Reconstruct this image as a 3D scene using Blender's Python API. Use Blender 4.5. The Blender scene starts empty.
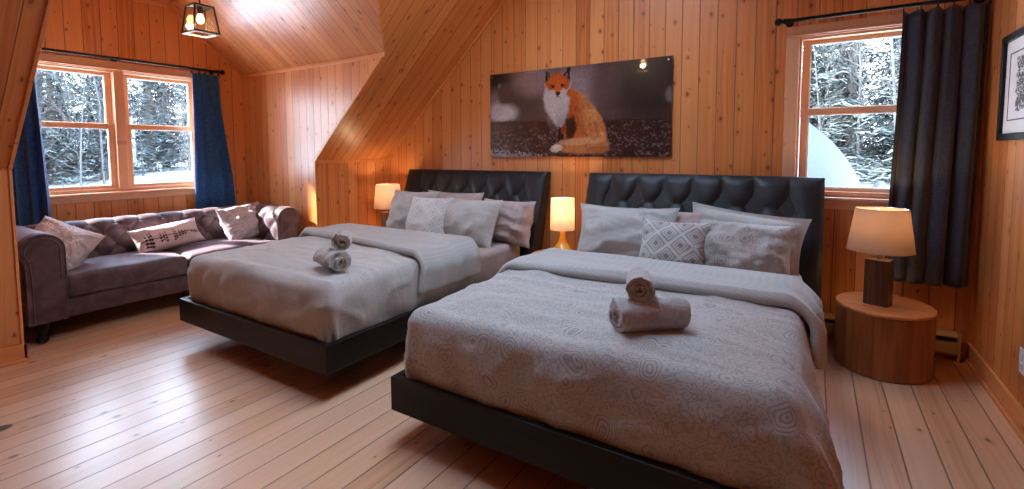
import bpy, math, random
import numpy as np
from mathutils import Vector, Matrix, noise
random.seed(7)
sc = bpy.context.scene
col = sc.collection
PI = math.pi

# ------------------------------------------------------------------ room numbers (metres)
WX, KX, RX = -5.388, -4.141, 0.846          # dormer window wall, knee wall, right wall
YB, Y1, Y2 = 4.030, 0.872, 3.058            # gable wall, dormer cheeks
ZK, SL = 1.214, 0.953                       # knee wall height, roof slope
XA, ZA = -3.149, 2.159                      # where the cheek top meets the slope
XV, ZV, YV1, YV2 = -2.525, 2.754, 1.605, 2.323
YR, ZC = -2.2, 3.1
XC = KX + (ZC - ZK) / SL

# ------------------------------------------------------------------ node helpers
class NT:
    def __init__(s, name):
        s.mat = bpy.data.materials.new(name); s.mat.use_nodes = True
        s.t = s.mat.node_tree; s.t.nodes.clear()
        s.out = s.t.nodes.new('ShaderNodeOutputMaterial')
    def put(s, sock, v):
        if v is None: return
        if isinstance(v, bpy.types.NodeSocket): s.t.links.new(v, sock)
        else:
            if sock.type == 'RGBA' and len(v) == 3: v = (*v, 1)
            sock.default_value = v
    def n(s, typ, ins=None, out=0, **props):
        nd = s.t.nodes.new('ShaderNode' + typ)
        for k, v in props.items(): setattr(nd, k, v)
        for k, v in (ins or {}).items(): s.put(nd.inputs[k], v)
        return nd.outputs[out]
    def m(s, op, a, b=None, c=None, clamp=False):
        nd = s.t.nodes.new('ShaderNodeMath'); nd.operation = op; nd.use_clamp = clamp
        for i, v in enumerate((a, b, c)): s.put(nd.inputs[i], v)
        return nd.outputs[0]
    def mix(s, f, a, b, mode='MIX'):
        nd = s.t.nodes.new('ShaderNodeMix'); nd.data_type = 'RGBA'; nd.blend_type = mode
        s.put(nd.inputs[0], f); s.put(nd.inputs[6], a); s.put(nd.inputs[7], b)
        return nd.outputs[2]
    def ss(s, x, lo, hi):                    # smooth ramp 0..1
        nd = s.t.nodes.new('ShaderNodeMapRange'); nd.interpolation_type = 'SMOOTHSTEP'
        s.put(nd.inputs[0], x); s.put(nd.inputs[1], lo); s.put(nd.inputs[2], hi)
        return nd.outputs[0]
    def xyz(s):
        tc = s.t.nodes.new('ShaderNodeTexCoord'); sp = s.t.nodes.new('ShaderNodeSeparateXYZ')
        s.t.links.new(tc.outputs['Object'], sp.inputs[0])
        return sp.outputs[0], sp.outputs[1], sp.outputs[2], tc.outputs['Object']
    def vec(s, a, b, c=0.0):
        return s.n('CombineXYZ', {0: a, 1: b, 2: c})
    def bsdf(s, base, rough=.5, normal=None, **kw):
        ins = {'Base Color': base, 'Roughness': rough}
        if normal is not None: ins['Normal'] = normal
        for k, v in kw.items(): ins[k] = v
        b = s.n('BsdfPrincipled', ins)
        s.t.links.new(b, s.out.inputs[0]); return b
    def bump(s, h, strength=.3, dist=.01):
        return s.n('Bump', {'Height': h, 'Strength': strength, 'Distance': dist})

def plain(name, colr, rough=.5, nscale=40, namt=.08, bump=.1, bdist=.002, **kw):
    t = NT(name); x, y, z, o = t.xyz()
    nz = t.n('TexNoise', {'Vector': o, 'Scale': nscale, 'Detail': 4.0})
    f = t.m('MULTIPLY', t.m('SUBTRACT', nz, .5), namt * 2)
    dark = tuple(c * .5 for c in colr); lite = tuple(min(1, c * 1.5) for c in colr)
    c = t.mix(t.m('ADD', f, .5), dark, lite)
    # keep the middle at the colour asked for
    c = t.mix(.5, c, colr) if namt < .5 else c
    t.bsdf(c, rough, t.bump(nz, bump, bdist), **kw)
    return t.mat

def pine(name, across, along, width=.128, tone=(.62, .27, .105), light=(.80, .43, .20), dark=(.46, .165, .05),
         rough=.36, groove=.0045, seed=0.0, knots=1.0, boards=True, off=0.0, spot=None, coat=.0, kscale=1.0, kth=.48):
    t = NT(name); X = t.xyz(); u, v = X[across], X[along]
    u = t.m('ADD', u, off)
    if boards:
        p = t.m('DIVIDE', u, width); idx = t.m('FLOOR', p); fr = t.m('FRACT', p)
    else:
        idx = seed; fr = .5
    rnd = t.n('TexWhiteNoise', {'W': t.m('ADD', idx, seed + .37)}, noise_dimensions='1D')
    rv = t.m('MULTIPLY', rnd, 37.0)
    v2 = t.m('ADD', v, rv)
    warp = t.n('TexNoise', {'Vector': t.vec(t.m('MULTIPLY', u, 3.0), t.m('MULTIPLY', v2, .9), rv), 'Scale': 1.0, 'Detail': 1.0})
    uu = t.m('ADD', u, t.m('MULTIPLY', t.m('SUBTRACT', warp, .5), .10))
    # growth rings: long bands
    ring = t.n('TexNoise', {'Vector': t.vec(t.m('MULTIPLY', uu, 46.0), t.m('MULTIPLY', v2, .55), rv), 'Scale': 1.0, 'Detail': 3.0, 'Roughness': .6})
    fine = t.n('TexNoise', {'Vector': t.vec(t.m('MULTIPLY', u, 260.0), t.m('MULTIPLY', v2, 5.0), rv), 'Scale': 1.0, 'Detail': 2.0})
    g = t.m('ADD', t.m('MULTIPLY', t.m('SUBTRACT', ring, .5), 1.3), t.m('MULTIPLY', t.m('SUBTRACT', fine, .5), .35))
    g = t.m('ADD', g, t.m('MULTIPLY', t.m('SUBTRACT', rnd, .5), .75))
    c = t.mix(t.m('ADD', t.m('MULTIPLY', g, 1.0), .5, clamp=True), light, tone)
    c = t.mix(t.ss(g, .18, .75), c, dark)
    # knots
    vor = t.t.nodes.new('ShaderNodeTexVoronoi'); vor.voronoi_dimensions = '2D'
    t.put(vor.inputs['Vector'], t.vec(t.m('ADD', t.m('MULTIPLY', u, 9.5), rv), t.m('MULTIPLY', v2, 6.2 * kscale), 0.0)); vor.inputs['Scale'].default_value = 1.0
    cs = t.n('SeparateColor', {0: vor.outputs['Color']}, out=0); cs2 = t.n('SeparateColor', {0: vor.outputs['Color']}, out=1)
    dist = vor.outputs['Distance']
    size = t.m('MULTIPLY', t.m('ADD', t.m('MULTIPLY', t.m('MULTIPLY', cs2, cs2), .075), .028), t.m('GREATER_THAN', cs, kth))
    rough_n = t.m('ADD', dist, t.m('MULTIPLY', t.m('SUBTRACT', fine, .5), .03))
    k = t.m('SUBTRACT', 1.0, t.ss(t.m('DIVIDE', rough_n, t.m('ADD', size, .0005)), .65, 1.25))
    halo = t.m('SUBTRACT', 1.0, t.ss(t.m('DIVIDE', dist, t.m('ADD', size, .0005)), .8, 3.2))
    c = t.mix(t.m('MULTIPLY', halo, .45 * knots), c, dark)
    c = t.mix(t.m('MULTIPLY', k, .80 * knots), c, (.12, .036, .011))
    h = t.m('MULTIPLY', fine, .15)
    if boards:
        e = t.m('MULTIPLY', t.m('MINIMUM', fr, t.m('SUBTRACT', 1.0, fr)), width)
        gm = t.m('SUBTRACT', 1.0, t.ss(e, groove * .25, groove))
        c = t.mix(t.m('MULTIPLY', gm, .72), c, (.055, .018, .008))
        h = t.m('SUBTRACT', h, t.m('MULTIPLY', gm, 1.6))
    if spot:
        dx = t.m('DIVIDE', t.m('SUBTRACT', X[0], spot[0]), spot[2]); dy = t.m('DIVIDE', t.m('SUBTRACT', X[1], spot[1]), spot[3])
        d = t.m('SQRT', t.m('ADD', t.m('MULTIPLY', dx, dx), t.m('MULTIPLY', dy, dy)))
        c = t.mix(t.m('SUBTRACT', 1.0, t.ss(d, .8, 1.1)), c, (.012, .006, .004))
    kw = {'Coat Weight': coat, 'Coat Roughness': .36} if coat else {}
    t.bsdf(c, rough, t.bump(h, .45, .004), **kw)
    return t.mat

PW = dict(tone=(.56, .178, .044), light=(.71, .298, .104), dark=(.37, .090, .018))
M = {}
M['wall_x'] = pine('pine_boards_vertical_a', 0, 2, .128, seed=1, **PW)
M['wall_y'] = pine('pine_boards_vertical_b', 1, 2, .128, seed=5, **PW)
M['cheek'] = pine('pine_boards_cheek', 0, 2, .112, seed=9, coat=.5, **{**PW, 'rough': .30})
M['slope'] = pine('pine_boards_slope', 1, 2, .112, seed=12, **PW)
M['dormer'] = pine('pine_boards_dormer', 0, 1, .095, seed=15, coat=.6, **{**PW, 'rough': .30})
FW = dict(tone=(.63, .35, .19), light=(.77, .50, .325), dark=(.46, .22, .10))
M['floor'] = pine('pine_floor_boards', 0, 1, .132, seed=21, groove=.0048, rough=.30, coat=.45, off=.04, spot=(-3.20, .575, .035, .05), kscale=.85, kth=.74, **FW)
for nm, a, b in (('trim_x', 2, 0), ('trim_y', 2, 1), ('trim_z', 0, 2)):
    M[nm] = pine('pine_' + nm, a, b, seed=31, boards=False, knots=.5, tone=(.64, .23, .068), light=(.76, .35, .13), dark=(.48, .14, .035), rough=.4)
for nm, a, b in (('sash_x', 2, 0), ('sash_y', 2, 1), ('sash_z', 0, 2)):
    M[nm] = pine('window_pine_' + nm, a, b, seed=33, boards=False, knots=.3, tone=(.62, .30, .15), light=(.74, .42, .25), dark=(.46, .19, .08), rough=.4)
M['vinyl'] = plain('white_window_edge', (.75, .72, .68), .4)
M['white_paint'] = plain('white_paint', (.86, .86, .86), .7)
M['black_metal'] = plain('black_metal', (.012, .012, .014), .35, Metallic=.6)
M['bronze'] = plain('dark_bronze', (.035, .024, .018), .4, Metallic=.7)
M['white_metal'] = plain('white_enamel', (.75, .73, .70), .35)
M['steel'] = plain('steel', (.6, .6, .6), .25, Metallic=1.0)
M['heater'] = plain('almond_enamel', (.55, .36, .17), .4, Metallic=.2)
M['rubber'] = plain('black_plastic', (.01, .01, .01), .5)
M['paper'] = plain('mat_board', (.80, .76, .74), .8, bump=.02)
M['bulbglass'] = plain('cream_ceramic', (.8, .6, .3), .3)

def leather():
    t = NT('black_leather'); x, y, z, o = t.xyz()
    v = t.n('TexVoronoi', {'Vector': o, 'Scale': 420.0}); nz = t.n('TexNoise', {'Vector': o, 'Scale': 14.0, 'Detail': 5.0})
    c = t.mix(nz, (.007, .007, .008), (.018, .018, .019))
    t.bsdf(c, t.m('ADD', t.m('MULTIPLY', nz, .2), .33), t.bump(t.m('ADD', v, t.m('MULTIPLY', nz, 2.0)), .18, .002), **{'Specular IOR Level': .36}); return t.mat
M['leather'] = leather()

def stained(name, a, b, dark=(.004, .0035, .0035), lite=(.012, .010, .010), rough=.38, across=2, along=0, sc_=60.0):
    t = NT(name); X = t.xyz()
    g = t.n('TexNoise', {'Vector': t.vec(t.m('MULTIPLY', X[across], sc_), t.m('MULTIPLY', X[along], 2.0), t.m('MULTIPLY', X[3 - across - along], 2.0)), 'Scale': 1.0, 'Detail': 4.0})
    t.bsdf(t.mix(t.ss(g, .3, .7), dark, lite), rough, t.bump(g, .25, .002), **{'Specular IOR Level': .22 if dark[0] < .02 else .5}); return t.mat
M['bedwood_x'] = stained('black_stained_wood_x', 2, 0)
M['bedwood_y'] = stained('black_stained_wood_y', 2, 1, across=2, along=1)
M['bedwood_z'] = stained('black_stained_wood_z', 0, 2, across=0, along=2)
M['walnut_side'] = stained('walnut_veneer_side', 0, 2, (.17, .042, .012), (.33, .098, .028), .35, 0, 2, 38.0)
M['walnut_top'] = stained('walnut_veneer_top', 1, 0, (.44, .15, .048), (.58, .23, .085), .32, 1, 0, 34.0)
M['walnut_block'] = stained('walnut_block', 0, 2, (.045, .018, .008), (.12, .050, .022), .35, 0, 2, 70.0)
M['greywood'] = stained('grey_brown_block', 0, 2, (.13, .085, .06), (.24, .16, .12), .4, 0, 2, 70.0)
M['orangewood'] = stained('orange_pine_top', 1, 0, (.55, .22, .07), (.68, .30, .11), .33, 1, 0, 30.0)

def fabric(name, c1, c2, rough=.85, weave=900.0, bump=.25, sheen=.2, nscale=9.0):
    t = NT(name); x, y, z, o = t.xyz()
    nz = t.n('TexNoise', {'Vector': o, 'Scale': nscale, 'Detail': 5.0, 'Roughness': .6})
    wv = t.n('TexNoise', {'Vector': o, 'Scale': weave, 'Detail': 1.0})
    c = t.mix(t.ss(nz, .3, .7), c1, c2)
    h = t.m('ADD', t.m('MULTIPLY', wv, .25), nz)
    t.bsdf(c, rough, t.bump(h, bump, .004), **{'Sheen Weight': sheen, 'Sheen Roughness': .4, 'Specular IOR Level': .2}); return t.mat
M['sheet'] = fabric('taupe_sheet', (.38, .30, .275), (.45, .365, .335), nscale=14)
M['cover_g'] = fabric('grey_pillowcase', (.40, .395, .375), (.47, .465, .445), nscale=14)
M['quilt_l'] = fabric('pale_knit', (.45, .46, .44), (.52, .53, .51))
M['throw_w'] = fabric('light_grey_throw', (.46, .42, .43), (.58, .54, .55))
M['dark_lining'] = fabric('dark_hem', (.10, .095, .095), (.16, .15, .15))

def paisley(name='grey_paisley_cotton', amt=1.0, c1=(.43, .425, .40), c2=(.225, .215, .20)):
    t = NT(name); x, y, z, o = t.xyz()
    wn = t.n('TexNoise', {'Vector': o, 'Scale': 6.0, 'Detail': 2.0}, out=1)
    wv = t.n('VectorMath', {0: o, 1: t.n('VectorMath', {0: t.n('VectorMath', {0: wn, 1: (.5, .5, .5)}, operation='SUBTRACT'), 1: (.11, .11, .11)}, operation='MULTIPLY')}, operation='ADD')
    vor = t.n('TexVoronoi', {'Vector': wv, 'Scale': 8.5})
    r1 = t.m('SINE', t.m('MULTIPLY', vor, 58.0))
    v2 = t.n('TexVoronoi', {'Vector': wv, 'Scale': 52.0}); r2 = t.m('SINE', t.m('MULTIPLY', v2, 12.0))
    nz = t.n('TexNoise', {'Vector': o, 'Scale': 5.0, 'Detail': 2.0})
    mk = t.n('TexNoise', {'Vector': wv, 'Scale': 16.0, 'Detail': 2.0}); dots = t.n('TexVoronoi', {'Vector': wv, 'Scale': 70.0})
    brk = t.m('SUBTRACT', 1.0, t.ss(t.m('ADD', vor, t.m('MULTIPLY', t.m('SUBTRACT', mk, .5), .12)), .34, .38))
    rim = t.m('SUBTRACT', 1.0, t.ss(t.m('ABSOLUTE', t.m('SUBTRACT', vor, .40)), .015, .03))
    f = t.m('ADD', t.m('MULTIPLY', t.m('MULTIPLY', t.ss(r1, -.1, .5), brk), .75), t.m('MULTIPLY', t.m('MULTIPLY', t.ss(r2, .1, .7), t.m('SUBTRACT', 1.0, brk)), .55))
    f = t.m('MULTIPLY', f, t.m('SUBTRACT', 1.0, rim))
    f = t.m('ADD', f, t.m('MULTIPLY', t.m('SUBTRACT', 1.0, t.ss(dots, .15, .35)), .22), clamp=True)
    f = t.m('MULTIPLY', f, amt)
    c = t.mix(f, c1, c2)
    wr = t.n('TexNoise', {'Vector': t.vec(t.m('MULTIPLY', x, 5.0), t.m('MULTIPLY', y, 16.0), t.m('MULTIPLY', z, 8.0)), 'Scale': 1.0, 'Detail': 4.0, 'Distortion': .6})
    h = t.m('ADD', t.m('MULTIPLY', f, -.12), t.m('MULTIPLY', wr, 1.2))
    t.bsdf(c, .85, t.bump(h, .35, .012), **{'Sheen Weight': .25, 'Specular IOR Level': .2}); return t.mat
M['paisley'] = paisley(amt=.85)
M['paisley_soft'] = paisley('grey_paisley_cotton_left', .35)

def waffle():
    t = NT('pinstripe_duvet_underside'); x, y, z, o = t.xyz()
    a = t.m('SINE', t.m('MULTIPLY', t.m('ADD', t.m('MULTIPLY', x, .37), z), 2 * PI / .014)); b = t.m('SINE', t.m('MULTIPLY', y, 2 * PI / .016))
    f = t.m('MULTIPLY', t.ss(a, -.2, .6), t.ss(b, -.6, .2))
    c = t.mix(f, (.365, .365, .348), (.42, .42, .40))
    t.bsdf(c, .85, t.bump(f, .1, .002), **{'Sheen Weight': .2, 'Specular IOR Level': .2}); return t.mat
M['waffle'] = waffle()

def diamonds(name, pitch, c1, c2, lite):
    t = NT(name); x, y, z, o = t.xyz()
    a = t.m('DIVIDE', t.m('ADD', x, z), pitch); b = t.m('DIVIDE', t.m('SUBTRACT', x, z), pitch)
    fa = t.m('ABSOLUTE', t.m('SUBTRACT', t.m('FRACT', a), .5)); fb = t.m('ABSOLUTE', t.m('SUBTRACT', t.m('FRACT', b), .5))
    d = t.m('MAXIMUM', fa, fb)
    r1 = t.m('LESS_THAN', t.m('ABSOLUTE', t.m('SUBTRACT', d, .17)), .03)
    r2 = t.m('LESS_THAN', t.m('ABSOLUTE', t.m('SUBTRACT', d, .29)), .035)
    r3 = t.m('LESS_THAN', d, .11)
    r4 = t.m('GREATER_THAN', d, .42)
    li = t.m('MAXIMUM', t.m('MAXIMUM', r1, r2), r4)
    c = t.mix(li, c1, lite); c = t.mix(r3, c, c2)
    t.bsdf(c, .85, t.bump(li, .4, .006), **{'Sheen Weight': .2}); return t.mat
M['diamond'] = diamonds('diamond_knit', .15, (.27, .26, .25), (.24, .20, .19), (.46, .45, .43))
M['diamond_pale'] = diamonds('pale_diamond_knit', .11, (.46, .46, .45), (.44, .44, .43), (.60, .60, .58))

def velvet():
    t = NT('mauve_velvet'); x, y, z, o = t.xyz()
    nz = t.n('TexNoise', {'Vector': o, 'Scale': 7.0, 'Detail': 4.0, 'Distortion': 1.2})
    c = t.mix(t.ss(nz, .32, .72), (.060, .032, .037), (.125, .078, .088))
    t.bsdf(c, .55, t.bump(nz, .1, .004), **{'Sheen Weight': .7, 'Sheen Roughness': .3, 'Sheen Tint': (.75, .68, .85, 1), 'Specular IOR Level': .35}); return t.mat
M['velvet'] = velvet()

def curtain_mat(name, c, tr):
    t = NT(name); x, y, z, o = t.xyz()
    a = t.n('TexNoise', {'Vector': t.vec(t.m('MULTIPLY', x, 300.0), t.m('MULTIPLY', y, 300.0), t.m('MULTIPLY', z, 25.0)), 'Scale': 1.0, 'Detail': 2.0})
    b = t.n('TexNoise', {'Vector': t.vec(t.m('MULTIPLY', x, 20.0), t.m('MULTIPLY', y, 20.0), t.m('MULTIPLY', z, 400.0)), 'Scale': 1.0, 'Detail': 2.0})
    f = t.m('MULTIPLY', t.m('ADD', a, b), .5)
    cc = t.mix(t.ss(f, .35, .65), tuple(k * .6 for k in c), tuple(k * 1.5 for k in c))
    d = t.n('BsdfPrincipled', {'Base Color': cc, 'Roughness': .85, 'Sheen Weight': .3, 'Normal': t.bump(f, .3, .002)})
    tl = t.n('BsdfTranslucent', {'Color': cc})
    s_ = t.n('MixShader', {0: tr, 1: d, 2: tl}); t.t.links.new(s_, t.out.inputs[0]); return t.mat
M['curtain_blue'] = curtain_mat('blue_linen_curtain', (.042, .155, .40), .45)
M['curtain_navy'] = curtain_mat('charcoal_navy_curtain', (.034, .039, .068), .10)
M['lining'] = curtain_mat('pale_lining', (.5, .5, .52), .4)

def shade_mat(name, c, tr=.5):
    t = NT(name); x, y, z, o = t.xyz()
    w = t.n('TexNoise', {'Vector': o, 'Scale': 350.0, 'Detail': 1.0})
    cc = t.mix(w, tuple(k * .85 for k in c), c)
    d = t.n('BsdfDiffuse', {'Color': cc}); tl = t.n('BsdfTranslucent', {'Color': cc})
    s_ = t.n('MixShader', {0: tr, 1: d, 2: tl}); t.t.links.new(s_, t.out.inputs[0]); return t.mat
M['shade'] = shade_mat('linen_lamp_shade', (.80, .66, .56))
M['shade_tan'] = shade_mat('tan_linen_lamp_shade', (.52, .39, .30))
M['shade_white'] = shade_mat('white_lamp_shade', (.86, .76, .66))
M['ceramic'] = plain('amber_ceramic', (.85, .42, .06), .25)

def emis(name, c, s):
    t = NT(name); e = t.n('Emission', {'Color': (*c, 1), 'Strength': s}); t.t.links.new(e, t.out.inputs[0]); return t.mat
M['bulb'] = emis('lit_bulb', (1, .62, .28), 6)

def glass(name, tint=(.97, .985, 1), refl=.10):
    t = NT(name)
    tr = t.n('BsdfTransparent', {'Color': (*tint, 1)}); gl = t.n('BsdfGlossy', {'Color': (1, 1, 1, 1), 'Roughness': .02})
    lw = t.n('LayerWeight', {'Blend': .25}, out=1)
    f = t.m('ADD', t.m('MULTIPLY', lw, .15), refl * .3, clamp=True)
    s_ = t.n('MixShader', {0: f, 1: tr, 2: gl}); t.t.links.new(s_, t.out.inputs[0]); return t.mat
M['glass'] = glass('window_glass')
M['lampglass'] = glass('lantern_glass', (.95, .93, .9), .15)

# ------------------------------------------------------------------ mesh builder
class MB:
    def __init__(s): s.v = []; s.f = []
    def add(s, vs, fs):
        o = len(s.v); s.v += [tuple(p) for p in vs]; s.f += [tuple(i + o for i in q) for q in fs]; return s
    def box(s, x0, x1, y0, y1, z0, z1):
        vs = [(x, y, z) for x in (x0, x1) for y in (y0, y1) for z in (z0, z1)]
        return s.add(vs, [(0, 1, 3, 2), (4, 6, 7, 5), (0, 4, 5, 1), (2, 3, 7, 6), (0, 2, 6, 4), (1, 5, 7, 3)])
    def prism(s, poly, d):                   # closed polygon (3d) pushed along d
        n = len(poly); d = Vector(d); a = [Vector(p) for p in poly]; b = [p + d for p in a]
        return s.add(a + b, [tuple(range(n))[::-1], tuple(range(n, 2 * n))] + [(i, (i + 1) % n, n + (i + 1) % n, n + i) for i in range(n)])
    def tube(s, path, r, n=10, cap=True):
        path = [Vector(p) for p in path]; rs = r if isinstance(r, (list, tuple)) else [r] * len(path)
        vs = []; fs = []
        ref = Vector((0, 0, 1))
        d0 = (path[1] - path[0]).normalized()
        if abs(d0.z) > .9: ref = Vector((1, 0, 0))
        for i, p in enumerate(path):
            a = path[max(0, i - 1)]; b = path[min(len(path) - 1, i + 1)]; d = (b - a).normalized()
            u = d.cross(ref).normalized(); w = d.cross(u)
            for k in range(n):
                t = 2 * PI * k / n; vs.append(p + (u * math.cos(t) + w * math.sin(t)) * rs[i])
        for i in range(len(path) - 1):
            for k in range(n):
                fs.append((i * n + k, i * n + (k + 1) % n, (i + 1) * n + (k + 1) % n, (i + 1) * n + k))
        if cap: fs += [tuple(range(n)), tuple(range((len(path) - 1) * n, len(path) * n))[::-1]]
        return s.add(vs, fs)
    def lathe(s, prof, n=32, c=(0, 0, 0), sx=1, sy=1, close=False):
        vs = []; fs = []
        for (r, z) in prof:
            for k in range(n):
                t = 2 * PI * k / n; vs.append((c[0] + r * sx * math.cos(t), c[1] + r * sy * math.sin(t), c[2] + z))
        m = len(prof)
        for i in range(m if close else m - 1):
            j = (i + 1) % m
            for k in range(n): fs.append((i * n + k, i * n + (k + 1) % n, j * n + (k + 1) % n, j * n + k))
        if not close:
            if prof[0][0] > 1e-5: fs.append(tuple(range(n))[::-1])
            if prof[-1][0] > 1e-5: fs.append(tuple(range((m - 1) * n, m * n)))
        return s.add(vs, fs)
    def grid(s, fn, nu, nv, closeu=False):
        vs = [fn(i / nu, j / nv) for i in range(nu + (0 if closeu else 1)) for j in range(nv + 1)]
        m = nu if closeu else nu + 1
        fs = []
        for i in range(nu):
            for j in range(nv):
                a = i * (nv + 1) + j; b = ((i + 1) % m) * (nv + 1) + j
                fs.append((a, b, b + 1, a + 1))
        return s.add(vs, fs)
    def softbox(s, x0, x1, y0, y1, z0, z1, r=.03, n=10, fn=None):
        c = Vector(((x0 + x1) / 2, (y0 + y1) / 2, (z0 + z1) / 2)); hx, hy, hz = (x1 - x0) / 2, (y1 - y0) / 2, (z1 - z0) / 2
        nx, ny, nz = [max(2, min(60, int(h * 2 / max(.02, .6 / n)))) for h in (hx, hy, hz)]
        def co(m, h):
            a = [-h, -h + r * .3, -h + r * .7]; k = max(1, m - 2)
            mid = [-h + r + (2 * h - 2 * r) * i / k for i in range(k + 1)]
            return a + mid + [-q for q in a[::-1]]
        ax = [co(nx, hx), co(ny, hy), co(nz, hz)]; idx = {}; vs = []; fs = []
        L = [len(a) for a in ax]
        def vid(i, j, k):
            key = (i, j, k)
            if key not in idx:
                p = Vector((ax[0][i], ax[1][j], ax[2][k]))
                q = Vector((max(-hx + r, min(hx - r, p.x)), max(-hy + r, min(hy - r, p.y)), max(-hz + r, min(hz - r, p.z))))
                d = p - q
                if d.length > 1e-7: p = q + d.normalized() * r
                nn = d.normalized() if d.length > 1e-7 else Vector((0, 0, 1))
                p = p + c
                if fn: p = fn(p, nn)
                idx[key] = len(vs); vs.append(p)
            return idx[key]
        for a, b, cc in ((0, 1, 2), (1, 2, 0), (2, 0, 1)):
            for side in (0, L[cc] - 1):
                for i in range(L[a] - 1):
                    for j in range(L[b] - 1):
                        q = []
                        for (ii, jj) in ((i, j), (i + 1, j), (i + 1, j + 1), (i, j + 1)):
                            t = [0, 0, 0]; t[a] = ii; t[b] = jj; t[cc] = side; q.append(vid(*t))
                        fs.append(tuple(q) if side else tuple(q[::-1]))
        return s.add(vs, fs)
    def build(s, name, mat, parent=None, smooth=False, bevel=0, sub=0, mats=None, solid=0):
        me = bpy.data.meshes.new(name); me.from_pydata(s.v, [], s.f); me.validate(); me.update()
        if isinstance(mat, str): mat = M[mat]
        me.materials.append(mat)
        o = bpy.data.objects.new(name, me); col.objects.link(o)
        import bmesh
        bm = bmesh.new(); bm.from_mesh(me); bmesh.ops.recalc_face_normals(bm, faces=bm.faces); bm.to_mesh(me); bm.free()
        if smooth:
            for p in me.polygons: p.use_smooth = True
            if smooth != 2:
                me.set_sharp_from_angle(angle=math.radians(42))
        if parent is not None: o.parent = parent
        if solid:
            m_ = o.modifiers.new('solid', 'SOLIDIFY'); m_.thickness = solid; m_.offset = 0
        if bevel:
            m_ = o.modifiers.new('bevel', 'BEVEL'); m_.width = bevel; m_.segments = 2; m_.limit_method = 'ANGLE'
        if sub:
            m_ = o.modifiers.new('sub', 'SUBSURF'); m_.levels = sub; m_.render_levels = sub
        return o

def tag(o, label=None, cat=None, group=None, kind=None):
    if label: o['label'] = label
    if cat: o['category'] = cat
    if group: o['group'] = group
    if kind: o['kind'] = kind
    return o
def empty(name, loc=(0, 0, 0), rz=0, rx=0, ry=0):
    o = bpy.data.objects.new(name, None); o.location = loc; o.rotation_euler = (rx, ry, rz); o.empty_display_size = .1
    col.objects.link(o); return o
def struct(mb, name, mat, parent=None, **kw):
    o = mb.build(name, mat, parent, **kw)
    if parent is None: o['kind'] = 'structure'
    return o
def N3(x, y, z, s=1.0, seed=0): return noise.noise(Vector((x * s + seed * 7.3, y * s - seed * 3.1, z * s + seed)))
def clamp(x, a=0., b=1.): return max(a, min(b, x))
def sstep(x, a, b): t = clamp((x - a) / (b - a)); return t * t * (3 - 2 * t)

# ------------------------------------------------------------------ room shell
T = .10
struct(MB().box(WX - T, RX + T, YR - T, YB + T, -.12, 0), 'floor', 'floor')
# window openings: left (dormer) and back
LW = dict(y0=1.205, y1=2.600, z0=.955, z1=2.065)
BW = dict(x0=-.125, x1=.66, z0=.985, z1=2.090)
SK = dict(x0=-2.0, x1=-.9, y0=1.1, y1=3.2, h=1.08)       # added unseen skylight and white shaft, made up to bring in fill daylight
def wall_hole_x(name, x0, x1, ya, yb, za, zb, h, mat):
    m = MB(); m.box(x0, x1, ya, h['y0'], za, zb); m.box(x0, x1, h['y1'], yb, za, zb)
    m.box(x0, x1, h['y0'], h['y1'], za, h['z0']); m.box(x0, x1, h['y0'], h['y1'], h['z1'], zb)
    return struct(m, name, mat)
def wall_hole_y(name, y0, y1, xa, xb, za, zb, h, mat):
    m = MB(); m.box(xa, h['x0'], y0, y1, za, zb); m.box(h['x1'], xb, y0, y1, za, zb)
    m.box(h['x0'], h['x1'], y0, y1, za, h['z0']); m.box(h['x0'], h['x1'], y0, y1, h['z1'], zb)
    return struct(m, name, mat)
wall_hole_x('wall_dormer', WX - T, WX, Y1 - .05, Y2 + .05, 0, ZV + .05, LW, 'wall_y')
wall_hole_y('wall_back', YB, YB + T, KX - T, RX + T, 0, ZC + .1, BW, 'wall_x')
struct(MB().box(KX - T, RX + T, YR - T, YR, 0, ZC + .1), 'wall_rear', 'wall_x')
struct(MB().box(RX, RX + T, YR, YB, 0, ZC + .1), 'wall_right', 'wall_y')
struct(MB().box(KX - .06, KX, Y2 + .001, YB, 0, ZK), 'wall_knee_far', 'wall_y')
struct(MB().box(KX - .06, KX, YR, Y1 - .001, 0, ZK), 'wall_knee_near', 'wall_y')
ck = [(WX - .02, 0), (KX - .001, 0), (KX - .001, ZK), (XA, ZA), (WX - .02, ZA)]
struct(MB().prism([(x, Y2, z) for x, z in ck], (0, .06, 0)), 'wall_cheek_far', 'cheek')
struct(MB().prism([(x, Y1, z) for x, z in ck], (0, -.06, 0)), 'wall_cheek_near', 'cheek')
sl = lambda z: KX + (z - ZK) / SL
nd = Vector((-SL, 0, 1)).normalized() * .05
m = MB()
m.prism([(sl(ZK), YB, ZK), (sl(ZK), Y2 + .003, ZK), (XA, Y2 + .003, ZA), (XV, YV2, ZV), (XV, 1.964, ZV), (XC, 1.964, ZC), (XC, YB, ZC)], nd)
m.prism([(sl(ZK), YR, ZK), (sl(ZK), Y1 - .003, ZK), (XA, Y1 - .003, ZA), (XV, YV1, ZV), (XV, 1.964, ZV), (XC, 1.964, ZC), (XC, YR, ZC)], nd)
struct(m, 'ceiling_slope', 'slope')
m = MB(); m.box(XC - .05, SK['x0'], YR, YB, ZC, ZC + .12); m.box(SK['x1'], RX, YR, YB, ZC, ZC + .12); m.box(SK['x0'], SK['x1'], YR, SK['y0'], ZC, ZC + .12); m.box(SK['x0'], SK['x1'], SK['y1'], YB, ZC, ZC + .12)
struct(m, 'ceiling_flat', 'slope')
m = MB()
m.prism([(WX, Y2, ZA), (XA, Y2, ZA), (XV, YV2, ZV), (WX, YV2, ZV)], (0, .03, .04))
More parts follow.
